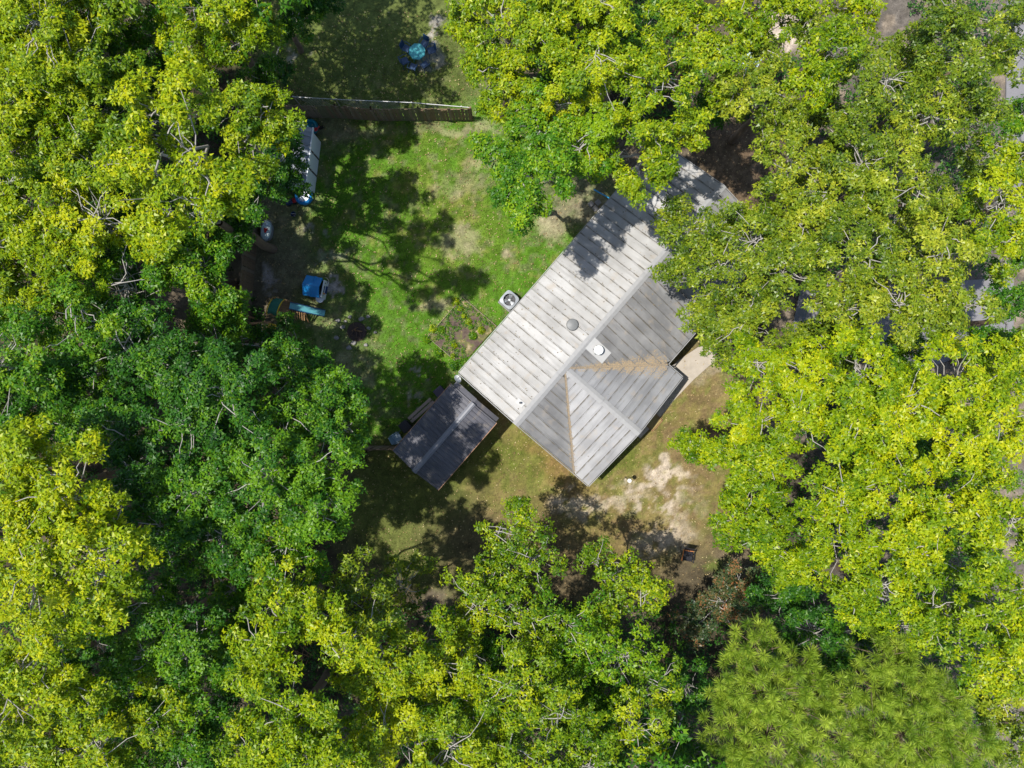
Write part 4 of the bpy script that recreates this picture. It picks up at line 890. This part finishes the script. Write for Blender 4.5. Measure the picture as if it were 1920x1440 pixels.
tree_n = [0]
def tree(label, kind, lobes, dens=1.0, tint=0.0, leafL=0.155, group='broadleaf trees around the yard', name='broadleaf_tree', bark=None, rust=0.0, ret=False):
    tree_n[0] += 1; r = np.random.default_rng(100 + tree_n[0])
    def up(x, y, z):
        if z < 7.5 or group.startswith('trees beyond'): return z
        if x < 700 and y < 600: return z * 1.0
        if x < 720: return z * 1.22
        return z
    lobes = [(x, y, rp, up(x, y, z)) for x, y, rp, z in lobes]
    W = [(P(x, y, z), rp * (H - z) / F, z) for x, y, rp, z in lobes]
    tot = sum(w[1] ** 2 for w in W); cx = sum(w[0].x * w[1] ** 2 for w in W) / tot; cy = sum(w[0].y * w[1] ** 2 for w in W) / tot; zm = min(w[2] for w in W)
    back = 1 + .022 * zm; mx_, my_ = cx * back, cy * back; cx, cy = mx_, my_      # leans in towards the clearing and its light
    root = empty(name, label, 'tree', (cx, cy, 0), 0, group)
    bark = bark or BARK
    zf = max(1.0, zm * 0.42); tr = 0.02 * min(zm, 11) ** .8 + .05
    S, pts = path((0, 0, -.1), (r.normal(0, .15), r.normal(0, .15), zf), tr * 1.25, tr * .8, r, 4, .05); segs_mesh('trunk', S, BARKD, root, 9); fork = pts[-1]
    CC, NN, LL, TT = [], [], [], []; c_w = (cx, cy)
    for (c, R, z) in W:
        c = np.array([c.x - cx, c.y - cy, z]); Ra = max(R - .42, R * .6)
        LS = []
        low = c - np.array([0, 0, Ra * .35])
        s, lp = path(fork, low, tr * .36, tr * .18, r, 7, .12, .06); LS += s
        s, lp2 = path(low, c + np.array([r.normal(0, .2), r.normal(0, .2), Ra * .45]), tr * .18, .012, r, 4, .15); LS += s
        lt = r.normal(0, .07)
        nc = max(9, int(9.5 * Ra * Ra + 10)); gold = 2.399963
        for k in range(nc):
            u = (k + .5) / nc; zz = 1 - u * 1.25; rad = math.sqrt(max(0.02, 1 - min(1, abs(zz)) ** 2)); a = k * gold + r.normal(0, .35)
            q = np.array([rad * math.cos(a), rad * math.sin(a), zz * .72]); f = r.uniform(.62, 1.12) if r.random() < .8 else r.uniform(.3, .6)
            cc = c + q * Ra * (f if r.random() < .85 else f * 1.25) + r.normal(0, .18, 3) * np.array([1, 1, 1.6])
            # openings in the crowns of the trees beside the yard: light reaches the lawn in patches
            hx, hy = c_w[0] + cc[0] + .354 * cc[2], c_w[1] + cc[1]; gpx, gpy = 960 + hx / .02705, 720 - hy / .02705
            if kind != 'dark' and 560 < gpx < 960 and 200 < gpy < 720 and float(fbm(np.array([hx * 1.15]), np.array([hy * 1.15]), 303, 3)[0]) > (.50 if gpx > 700 else .54) + (.05 if z > 14 else 0): continue
            cr = r.uniform(.20, .46) * (0.8 + .12 * Ra)
            att = lp[-1] + (lp2[-1] - lp[-1]) * r.random() + r.normal(0, .12, 3) if zz > .3 else np.array(lp[r.integers(3, len(lp))])
            s, bp_ = path(att, cc, .021, .009, r, 4, .16, .05); LS += s
            m_ = max(7, int(60 * (.12 + .88 * dens) * (.17 / leafL) ** 2 * (.55 if group.startswith('trees beyond') else 1) * (cr / .5) ** 2)); dv = r.normal(0, 1, (m_, 3)); dv[:, 2] = np.abs(dv[:, 2]) * .9 + r.uniform(-.45, .1, m_); dv /= np.linalg.norm(dv, axis=1)[:, None]
            pc = cc + dv * np.array([cr, cr, cr * .5]) * r.uniform(.5, 1.15, (m_, 1))
            for e_ in range(2): LS.append((bp_[-1], pc[e_], .010, .004))
            CC.append(pc); NN.append(dv * .7 + q * .35 + np.array([-.1, 0, .8])); LL.append(np.full(m_, leafL) * r.uniform(.8, 1.2, m_))
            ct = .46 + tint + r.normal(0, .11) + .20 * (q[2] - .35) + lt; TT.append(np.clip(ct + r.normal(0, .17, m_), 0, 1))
        segs_mesh('limb', LS, bark, root, 5)
    CC, NN, LL, TT = map(np.concatenate, (CC, NN, LL, TT))
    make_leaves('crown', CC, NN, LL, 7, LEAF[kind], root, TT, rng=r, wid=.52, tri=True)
    return root

Tr = tree
# --- upper left wood
Tr('yellow-green tree filling the top left corner of the wood', 'yellow', [(-30, 40, 140, 11), (90, 70, 140, 11), (60, 180, 120, 10.5)])
Tr('mid green tree along the top edge, right of the corner tree', 'lime', [(190, 20, 110, 10.5), (170, 120, 110, 10.5)])
Tr('blue-green shaded tree near the top edge between two yellow-green crowns', 'green', [(290, 40, 105, 9), (290, 140, 85, 8)], tint=-.1)
Tr('yellow tree with feathery fingers reaching towards the upper lawn', 'yellow', [(410, 20, 115, 10.5), (455, 80, 85, 10), (370, 90, 70, 9.5)], tint=-.05)
Tr('dark low tree at the left edge of the upper lawn', 'dark', [(560, 30, 62, 5), (500, 150, 60, 5), (590, 5, 50, 5)])
Tr('yellow-green tree on the left edge below the corner tree', 'yellow', [(10, 270, 120, 11), (30, 370, 110, 11)])
Tr('lime tree in the middle of the upper left wood', 'lime', [(160, 230, 120, 10), (180, 320, 110, 10.5)])
Tr('bright yellow tree with forked pale branches in the upper left wood', 'yellow', [(300, 210, 105, 15.5), (360, 290, 115, 16), (280, 320, 90, 15)], tint=.1)
Tr('olive-yellow tree reaching over the left end of the board fence', 'lime', [(440, 200, 95, 10), (510, 220, 75, 9.5), (480, 280, 80, 9)])
Tr('dark tree with branches hanging over the white shed', 'dark', [(472, 362, 72, 6), (520, 310, 50, 5), (545, 340, 38, 4.5), (450, 440, 30, 5), (528, 260, 42, 5)])
Tr('yellow tree with spiky tufts nearest the upper left yard edge', 'yellow', [(370, 385, 95, 16), (415, 350, 75, 16.5), (305, 400, 80, 15.5)], tint=.05)
Tr('yellow-green tree in the middle left with bare white twigs', 'yellow', [(200, 420, 120, 11), (110, 450, 100, 11)])
Tr('lime tree at the left edge with bare grey branches', 'lime', [(20, 480, 110, 10), (70, 560, 100, 9.5)])
Tr('mid green tree leaning towards the left yard fence', 'green', [(380, 520, 90, 9.5), (340, 470, 80, 9.5), (420, 560, 60, 9)], tint=.15)
Tr('deep green tree in the left wood beside the leaning tree', 'green', [(240, 540, 110, 10), (160, 600, 100, 9.5)])
Tr('low dark tree over the far end of the left fence', 'dark', [(422, 425, 42, 4.5), (415, 470, 30, 4.5)])
Tr('low green tree growing over the near end of the left fence', 'green', [(420, 570, 45, 5), (440, 615, 45, 5)], tint=.1)
Tr('small dark tree behind the play set', 'dark', [(500, 645, 55, 4.5), (545, 640, 40, 4), (400, 650, 80, 7)])
# --- left middle
Tr('deep green tree at the left edge halfway down', 'green', [(30, 690, 120, 9.5), (120, 700, 80, 9)], tint=-.1)
Tr('dark tree above the dark gap in the left wood', 'dark', [(260, 650, 110, 8.5), (330, 700, 90, 9)])
Tr('deep green tree overhanging the yard below the fire pit', 'dark', [(560, 700, 85, 8), (610, 750, 85, 8.5), (540, 790, 85, 9), (640, 800, 60, 8)], tint=.2)
Tr('dark green tree in the centre of the left wood', 'dark', [(440, 740, 110, 10), (380, 800, 110, 10)], tint=.05)
Tr('large deep green tree with its edge at the shed fence', 'dark', [(580, 880, 100, 10), (500, 900, 100, 10.5), (600, 950, 85, 10)], tint=.22)
Tr('dark green tree above the bottom left wood', 'dark', [(380, 920, 110, 10), (310, 990, 100, 10), (420, 1000, 90, 9.5)], tint=.15)
Tr('dark green tree beside the bright tree on the left edge', 'dark', [(240, 800, 95, 9), (270, 890, 95, 9.5)])
Tr('deep green tree below the left edge gap', 'green', [(150, 800, 70, 8.5)])
Tr('bright yellow tree at the left edge, upper of the two lower bright crowns', 'yellow', [(40, 860, 120, 12), (130, 930, 110, 12), (30, 980, 110, 12)], tint=.1)
Tr('bright yellow tree just below the upper bright left edge crown', 'yellow', [(190, 1030, 115, 12), (90, 1090, 120, 12), (200, 1120, 80, 11.5)], tint=.05)
Tr('mid green tree with its rim on the dark gap above the bottom left', 'green', [(540, 1010, 90, 9), (480, 1040, 70, 8.5)], tint=.1)
# --- bottom left
Tr('yellow-green tree near the bottom left corner', 'yellow', [(80, 1230, 115, 11), (20, 1310, 110, 11), (130, 1300, 80, 11)])
Tr('deep green tree between the two yellow bottom left crowns', 'dark', [(300, 1130, 90, 9), (360, 1200, 90, 9), (270, 1230, 80, 9)], tint=.2)
Tr('lime tree at the bottom edge left of centre', 'lime', [(190, 1390, 115, 10), (60, 1430, 110, 10), (290, 1340, 80, 9.5)])
Tr('deep green tree at the bottom edge beside the lime one', 'green', [(360, 1330, 95, 9), (340, 1440, 100, 9)])
Tr('yellow-green round tree above the small dark clearing with branches', 'yellow', [(540, 1110, 80, 10.5), (590, 1150, 70, 10.5), (500, 1200, 75, 10.5), (470, 1260, 55, 10)], tint=-.05)
Tr('yellow tree at the bottom edge below the small dark clearing', 'yellow', [(540, 1330, 95, 11), (580, 1420, 100, 11), (470, 1400, 80, 10.5)], tint=-.05)
Tr('olive tree along the shaded lower lawn', 'olive', [(680, 1100, 80, 8.5), (760, 1090, 65, 7.5), (700, 1160, 80, 9)], .5, tint=-.05)
Tr('yellow olive tree in the lower middle', 'lime', [(720, 1240, 110, 10.5), (660, 1200, 70, 10.5), (820, 1250, 90, 10)], .85, tint=.1)
Tr('lime tree at the bottom edge, left of the bottom centre', 'lime', [(730, 1370, 110, 11), (850, 1400, 100, 11), (650, 1440, 80, 10.5)], .85, tint=.1)
# --- bottom middle: sparser trees with pale branches
Tr('green leaning tree with pale branches reaching towards the house', 'lime', [(960, 1000, 70, 7.5), (1000, 1050, 75, 8), (930, 1060, 60, 7.5), (970, 955, 35, 7)], .4, tint=-.1)
Tr('lime tree with bare pale branches below the leaning one', 'lime', [(900, 1130, 85, 8.5), (980, 1160, 85, 9), (870, 1200, 60, 8.5)], .45)
Tr('open branched tree right of the bottom centre by the lawn', 'lime', [(1160, 1080, 65, 7), (1120, 1050, 40, 6.5), (1210, 1110, 60, 7), (1130, 1150, 65, 7.5)], .36, tint=-.05)
Tr('open green tree below the lawn edge', 'green', [(1070, 1180, 85, 8.5), (1160, 1230, 80, 8.5)], .42, tint=.25)
Tr('olive-lime tree at the bottom centre', 'lime', [(960, 1280, 95, 10), (1060, 1330, 95, 10), (950, 1400, 100, 10)], .55)
Tr('lime tree at the bottom edge left of the pines', 'lime', [(1190, 1350, 85, 9.5), (1100, 1430, 90, 10), (1230, 1280, 60, 9)], .5)
Tr('dark small tree left of the pines', 'dark', [(1290, 1290, 60, 5), (1270, 1400, 70, 5)], .9)
# --- right bottom
Tr('dark glossy tree with rusty leaves beyond the front lawn', 'rust', [(1350, 1130, 60, 2.6), (1400, 1110, 60, 3.4), (1300, 1180, 42, 2.2)], .9, name='broadleaf_tree')
Tr('dark glossy tree beside the pines under the bright crowns', 'dark', [(1470, 1120, 70, 5), (1520, 1190, 80, 5.5), (1570, 1250, 70, 5), (1640, 1180, 60, 5)], .9)
Tr('yellow tree at the right edge of the front lawn with a reaching branch', 'yellow', [(1400, 790, 80, 9.5), (1292, 835, 38, 8), (1330, 840, 35, 8.3), (1350, 850, 45, 8.5), (1440, 860, 80, 10)], tint=-.1)
Tr('yellow-green tree bulging over the front lawn corner', 'yellow', [(1390, 970, 75, 9), (1440, 1010, 85, 9.5), (1410, 910, 60, 9), (1500, 1060, 70, 9)], tint=-.1)
Tr('yellow tree with bleached bare branches right of the path', 'yellow', [(1420, 690, 75, 9.5), (1510, 710, 90, 10.5), (1500, 790, 85, 10.5)], .75, tint=-.02)
Tr('yellow tree in the right wood with white branches fanning out', 'yellow', [(1620, 690, 105, 11.5), (1690, 760, 100, 12), (1600, 790, 90, 11.5)], .8, tint=.05)
Tr('bright yellow tree near the right edge halfway down', 'yellow', [(1800, 720, 100, 12), (1860, 800, 110, 12), (1780, 830, 90, 12)], tint=.12)
Tr('yellow-green tree in the right wood with a grey fallen limb', 'yellow', [(1580, 920, 95, 11), (1670, 900, 90, 11), (1560, 1010, 90, 10.5)], .8)
Tr('yellow tree below the bright right edge crown', 'yellow', [(1780, 960, 100, 12), (1880, 980, 100, 12), (1700, 1020, 90, 11.5)], .85, tint=.05)
Tr('yellow-green tree above the two pines', 'yellow', [(1650, 1100, 90, 11), (1740, 1140, 90, 11), (1600, 1120, 60, 10.5)], .85)
Tr('yellow tree at the lower right edge', 'yellow', [(1860, 1130, 105, 12), (1840, 1240, 80, 11.5), (1930, 1240, 90, 11.5)], .85)
Tr('green tree in the bottom right corner beyond the pines', 'olive', [(1910, 1380, 80, 8), (1890, 1320, 50, 8)], .7)
# --- upper right
Tr('olive tree reaching over the front slope of the long roof', 'olive', [(1290, 440, 78, 8), (1340, 500, 85, 8.5), (1250, 410, 42, 7.5), (1270, 500, 50, 8)], .62)
Tr('olive tree hanging over the roof notch', 'olive', [(1320, 590, 60, 8), (1380, 620, 80, 8.5), (1410, 570, 70, 9)], .75)
Tr('olive tree right of the roof with fine needle-like twigs', 'olive', [(1415, 450, 80, 9.5), (1470, 510, 85, 10), (1500, 430, 80, 10), (1385, 415, 38, 8.5)], .8)
Tr('olive tree in the middle of the upper right wood', 'olive', [(1610, 480, 100, 11), (1680, 560, 95, 11), (1580, 580, 80, 10.5)], .8, tint=.05)
Tr('olive tree toward the right edge in the upper right wood', 'olive', [(1760, 480, 90, 11), (1740, 590, 70, 11), (1800, 570, 70, 11)], .8, tint=.1)
Tr('dark olive tree standing by the grey drive at the right edge', 'green', [(1890, 560, 65, 8), (1880, 660, 55, 7)], .7)
Tr('yellow-green tree with a thick grey limb at the right edge', 'lime', [(1870, 380, 85, 10.5), (1920, 300, 70, 10.5), (1880, 460, 70, 10)], .85, tint=.1)
Tr('lime tree right of the gap beyond the roof end', 'olive', [(1470, 320, 85, 9.5), (1430, 400, 45, 8.5), (1530, 380, 70, 10)], .8, tint=.15)
Tr('olive-lime tree above the middle of the upper right wood', 'olive', [(1620, 300, 90, 10.5), (1700, 350, 85, 10.5), (1620, 380, 70, 10.5)], .75)
Tr('loose olive tree in the upper right wood with gaps of sand', 'olive', [(1640, 160, 95, 10), (1730, 220, 85, 10), (1600, 230, 60, 10)], .7)
Tr('dark olive tree near the upper right corner by the road', 'olive', [(1800, 130, 90, 10.5), (1770, 40, 80, 10.5), (1840, 210, 60, 10)], .7, tint=-.1)
Tr('olive tree at the top right corner', 'olive', [(1900, 40, 80, 10.5), (1880, 110, 45, 10)], .7, tint=-.05)
Tr('yellow-green tree at the top beside the pale sand', 'yellow', [(1560, 90, 75, 10.5), (1520, 160, 60, 10), (1600, 20, 70, 10)], .8, tint=-.1)
Tr('lime tree above the gap beyond the roof end', 'olive', [(1430, 190, 75, 10), (1380, 170, 60, 10), (1480, 240, 60, 9.5)], .85, tint=.1)
Tr('yellow-lime tree at the top edge left of the pale sand', 'lime', [(1330, 110, 75, 10.5), (1290, 40, 90, 10.5), (1390, 70, 50, 10)], .9, tint=.1)
Tr('bright tree over the far end of the roof', 'lime', [(1210, 270, 75, 10.5), (1175, 345, 45, 10), (1245, 315, 48, 10), (1290, 250, 55, 10.5), (1120, 300, 40, 10)], .95, tint=.15)
Tr('bright yellow-green tree in the middle of the top wood', 'lime', [(1120, 130, 100, 11), (1220, 160, 90, 11), (1060, 200, 70, 10.5)], tint=.25)
Tr('lime tree at the top edge right of the upper lawn', 'lime', [(930, 50, 90, 10), (870, 30, 50, 9.5), (1010, 70, 80, 10.5)], tint=.1)
Tr('yellow-green tree along the top edge in the middle', 'lime', [(1140, 20, 80, 11), (1060, -10, 80, 11)], tint=.15)
Tr('lime tree beside the right end of the board fence', 'lime', [(930, 160, 75, 9.5), (900, 110, 50, 9), (990, 190, 60, 9.5)], tint=.08)
Tr('green tree drooping over the back lawn', 'green', [(965, 330, 60, 12), (982, 395, 50, 12), (930, 290, 50, 11.5), (1035, 315, 58, 12)], 1.0, tint=.1)
Tr('green tree shading the ground behind the house', 'green', [(1000, 250, 65, 10.5), (1080, 280, 65, 10.5), (1120, 250, 55, 10.5)], .95, tint=.3)
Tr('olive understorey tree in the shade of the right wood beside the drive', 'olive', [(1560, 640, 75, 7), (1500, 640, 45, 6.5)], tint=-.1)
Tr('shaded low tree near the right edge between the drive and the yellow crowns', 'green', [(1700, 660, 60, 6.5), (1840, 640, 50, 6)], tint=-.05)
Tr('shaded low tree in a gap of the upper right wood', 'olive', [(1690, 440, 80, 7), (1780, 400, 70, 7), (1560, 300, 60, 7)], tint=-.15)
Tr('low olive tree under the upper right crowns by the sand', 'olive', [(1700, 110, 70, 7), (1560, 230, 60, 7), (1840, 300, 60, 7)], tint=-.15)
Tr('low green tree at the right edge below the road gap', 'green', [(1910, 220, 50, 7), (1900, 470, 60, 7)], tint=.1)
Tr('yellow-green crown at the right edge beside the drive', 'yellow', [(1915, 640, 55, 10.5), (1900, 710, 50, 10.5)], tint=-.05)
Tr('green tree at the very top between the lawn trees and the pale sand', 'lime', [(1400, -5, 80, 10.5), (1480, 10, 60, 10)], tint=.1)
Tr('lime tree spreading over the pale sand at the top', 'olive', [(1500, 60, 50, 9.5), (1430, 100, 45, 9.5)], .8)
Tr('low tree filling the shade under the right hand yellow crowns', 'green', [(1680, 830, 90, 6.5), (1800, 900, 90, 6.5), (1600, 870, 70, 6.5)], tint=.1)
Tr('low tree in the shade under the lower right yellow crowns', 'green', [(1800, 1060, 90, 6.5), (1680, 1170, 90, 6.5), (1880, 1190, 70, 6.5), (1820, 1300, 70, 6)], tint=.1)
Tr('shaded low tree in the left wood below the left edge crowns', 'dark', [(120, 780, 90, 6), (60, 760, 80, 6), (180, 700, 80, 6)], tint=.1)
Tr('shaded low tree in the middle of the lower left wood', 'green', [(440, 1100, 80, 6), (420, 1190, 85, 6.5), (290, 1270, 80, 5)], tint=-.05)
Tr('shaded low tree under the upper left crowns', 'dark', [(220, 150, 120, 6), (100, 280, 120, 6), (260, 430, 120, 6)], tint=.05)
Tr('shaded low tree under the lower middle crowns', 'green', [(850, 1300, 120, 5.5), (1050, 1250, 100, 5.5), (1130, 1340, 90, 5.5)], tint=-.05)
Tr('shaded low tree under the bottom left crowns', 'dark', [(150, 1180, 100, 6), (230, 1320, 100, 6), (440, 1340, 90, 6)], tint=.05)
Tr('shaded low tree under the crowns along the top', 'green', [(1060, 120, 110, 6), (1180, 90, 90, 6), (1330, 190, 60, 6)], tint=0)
# --- beyond the picture: the wood goes on, unseen trees put in for their shade
for i, (x, y, k) in enumerate(((-180, 100, 'lime'), (-190, 400, 'yellow'), (-180, 720, 'green'), (-190, 1040, 'lime'), (-160, 1380, 'green'), (150, -150, 'lime'), (430, -160, 'green'), (250, 1600, 'lime'), (600, 1590, 'green'), (950, 1580, 'lime'), (1300, 1600, 'green'), (1000, -160, 'lime'))):
    Tr('unseen broadleaf tree added for shade beyond the edge of the view', k, [(x, y, 170, 10), (x + 60, y + 100, 150, 10), (x - 60, y - 90, 150, 10)], .45, leafL=.26, group='trees beyond the edge of the view')

# pines
def pine(label, lobes, seed):
    r = np.random.default_rng(seed); W = [(P(x, y, z), rp * (H - z) / F, z) for x, y, rp, z in lobes]
    cx = np.mean([w[0].x for w in W]); cy = np.mean([w[0].y for w in W]); root = empty('pine_tree', label, 'tree', (cx, cy, 0), 0, 'pine trees at the bottom right')
    zt = max(w[2] for w in W); S, pts = path((0, 0, -.1), (0, 0, zt), .24, .07, r, 6, .04); segs_mesh('trunk', S, BARKD, root, 9)
    Cn, Nn = [], []
    for c, R, z in W:
        c = np.array([c.x - cx, c.y - cy, z]); s, lp = path((0, 0, z - 1.6), c - [0, 0, .3], .09, .03, r, 4, .15, -.05); LS = s
        nt_ = int(24 * R * R + 8)
        for k in range(nt_):
            rad = math.sqrt((k + .5) / nt_); a = k * 2.399963 + r.normal(0, .25)
            p = c + np.array([math.cos(a) * rad * R, math.sin(a) * rad * R, (1 - rad ** 2) * R * .5 - .2 + r.normal(0, .38)])
            Cn.append(p); n_ = np.array([math.cos(a) * rad * .7, math.sin(a) * rad * .7, 1.0]) + r.normal(0, .2, 3); Nn.append(n_ / np.linalg.norm(n_)); LS.append((lp[r.integers(2, 5)], p, .022, .01))
        segs_mesh('limb', LS, BARKD, root, 5)
    Cn = np.array(Cn); Nn = np.array(Nn); n = len(Cn); k = 150
    d = r.normal(0, 1, (n, k, 3)); d /= np.linalg.norm(d, axis=-1, keepdims=True); d = d + Nn[:, None] * 0.75; d /= np.linalg.norm(d, axis=-1, keepdims=True)
    L = r.uniform(.18, .38, (n, k, 1)); sd = np.cross(d, r.normal(0, 1, (n, k, 3))); sd /= np.linalg.norm(sd, axis=-1, keepdims=True); w = .008
    B = Cn[:, None] + d * .03 + Nn[:, None] * r.uniform(-.12, .1, (n, k, 1)); T = B + d * L - np.array([0, 0, .03]); M_ = B + d * L * .5
    V = np.stack([B, M_ + sd * w, T, M_ - sd * w], 2).reshape(-1, 3); tt = np.clip(.5 + r.normal(0, .24, (n, 1)) + r.normal(0, .2, (n, k)), 0, 1).ravel()
    mesh_np('crown', V, leaves_faces(n * k), LEAF['pine'], root, tint=tt)
pine('pine tree with long needle tufts, the left of the two pines', [(1420, 1215, 50, 9), (1390, 1290, 60, 9), (1440, 1300, 65, 9.5), (1370, 1370, 55, 9), (1500, 1260, 45, 9), (1440, 1400, 75, 9.5), (1510, 1340, 60, 9), (1560, 1310, 45, 8.8), (1560, 1400, 65, 9.2), (1610, 1440, 60, 9)], 1)
pine('pine tree with long needle tufts, the right of the two pines', [(1665, 1235, 50, 9), (1640, 1290, 40, 9), (1710, 1290, 60, 9.3), (1640, 1350, 45, 9), (1760, 1310, 50, 9.2), (1700, 1380, 75, 9.5), (1780, 1380, 55, 9.2), (1760, 1430, 60, 9), (1840, 1410, 45, 9), (1680, 1440, 60, 9)], 2)

# brush pile in the small clearing at the bottom left, dead twigs
p = P(585, 1200); o = empty('branch_pile', 'heap of dead brown branches in the small dark clearing of the lower left wood', 'branches', (p.x, p.y, 0))
r = np.random.default_rng(77)
for k in range(26):
    a = r.uniform(0, 3.14); L = r.uniform(.5, 1.5); x, y = r.normal(0, .5, 2)
    MB().tube([(x - math.cos(a) * L / 2, y - math.sin(a) * L / 2, .1 + k * .02), (x + r.normal(0, .05), y, .16 + k * .02), (x + math.cos(a) * L / 2, y + math.sin(a) * L / 2, .12 + k * .02)], .025, 5, .008).build('branch', WOODO, o)

# undergrowth on the forest floor
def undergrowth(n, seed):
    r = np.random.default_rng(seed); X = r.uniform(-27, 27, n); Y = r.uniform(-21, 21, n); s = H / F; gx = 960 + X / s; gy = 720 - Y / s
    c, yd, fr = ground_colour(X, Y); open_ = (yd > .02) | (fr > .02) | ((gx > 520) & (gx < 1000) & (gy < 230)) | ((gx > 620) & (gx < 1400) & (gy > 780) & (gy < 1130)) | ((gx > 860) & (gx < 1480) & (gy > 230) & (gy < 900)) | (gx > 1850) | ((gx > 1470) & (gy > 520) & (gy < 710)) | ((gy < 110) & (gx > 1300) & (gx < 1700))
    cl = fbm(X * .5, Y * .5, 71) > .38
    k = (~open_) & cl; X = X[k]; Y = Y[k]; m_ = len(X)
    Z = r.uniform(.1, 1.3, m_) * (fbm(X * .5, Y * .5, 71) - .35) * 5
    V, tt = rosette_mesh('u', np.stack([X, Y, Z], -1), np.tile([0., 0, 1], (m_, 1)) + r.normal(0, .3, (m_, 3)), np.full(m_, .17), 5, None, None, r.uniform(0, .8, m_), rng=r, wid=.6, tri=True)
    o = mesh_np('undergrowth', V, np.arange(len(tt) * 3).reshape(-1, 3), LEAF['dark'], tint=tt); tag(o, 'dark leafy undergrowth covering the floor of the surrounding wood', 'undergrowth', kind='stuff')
undergrowth(60000, 5)
def litter(n, seed):
    r = np.random.default_rng(seed); X = r.uniform(-13, 14, n); Y = r.uniform(-15, 19, n)
    a = r.uniform(0, 6.28, n); L = r.uniform(.04, .10, n); z = hgt(X, Y) + r.uniform(.0, .05, n)
    d = np.stack([np.cos(a), np.sin(a), r.normal(0, .25, n)], -1); sd = np.stack([-np.sin(a), np.cos(a), r.normal(0, .25, n)], -1); B = np.stack([X, Y, z], -1)
    V = np.stack([B - d * L[:, None] * .5, B + sd * L[:, None] * .28, B + d * L[:, None] * .5, B - sd * L[:, None] * .28], 1).reshape(-1, 3)
    o = mesh_np('fallen_leaves', V, leaves_faces(n), leaf_mat('fallen_leaf', (.10, .06, .03), (.28, .19, .08), (.45, .38, .20), .1, .8), tint=r.random(n)); tag(o, 'brown and yellow fallen leaves scattered over the lawns and bare ground', 'leaves', kind='stuff')
litter(16000, 9)
# fallen leaves on the roof
n = 700; r = np.random.default_rng(4); X = r.uniform(.2, LEN - .2, n); Y = r.uniform(-HW + .1, HW - .1, n); k_ = (Y > .2) | (X > WL + .2); X = X[k_]; Y = Y[k_]; n = len(X)
X = np.where(r.random(n) < .6, np.floor(X / pw) * pw + r.normal(.05, .03, n), X)
a = r.uniform(0, 6.28, n); L = r.uniform(.03, .09, n); z = ZR - np.abs(Y) * (ZR - ZE) / HW + .034
d = np.stack([np.cos(a), np.sin(a), 0 * a], -1); sd = np.stack([-np.sin(a), np.cos(a), 0 * a], -1); B = np.stack([X, Y, z], -1)
o = mesh_np('roof_litter', np.stack([B - d * L[:, None] * .5, B + sd * L[:, None] * .28, B + d * L[:, None] * .5 + [0, 0, .01], B - sd * L[:, None] * .28], 1).reshape(-1, 3), leaves_faces(n), leaf_mat('roof_leaf', (.05, .035, .025), (.14, .10, .05), (.28, .22, .12), .1, .8), house, tint=r.random(n)); o['kind'] = 'stuff'
tris = sum(len(o.data.polygons) * 2 for o in scn.objects if o.type == 'MESH'); print('approx tris', tris, 'objects', len(scn.objects))
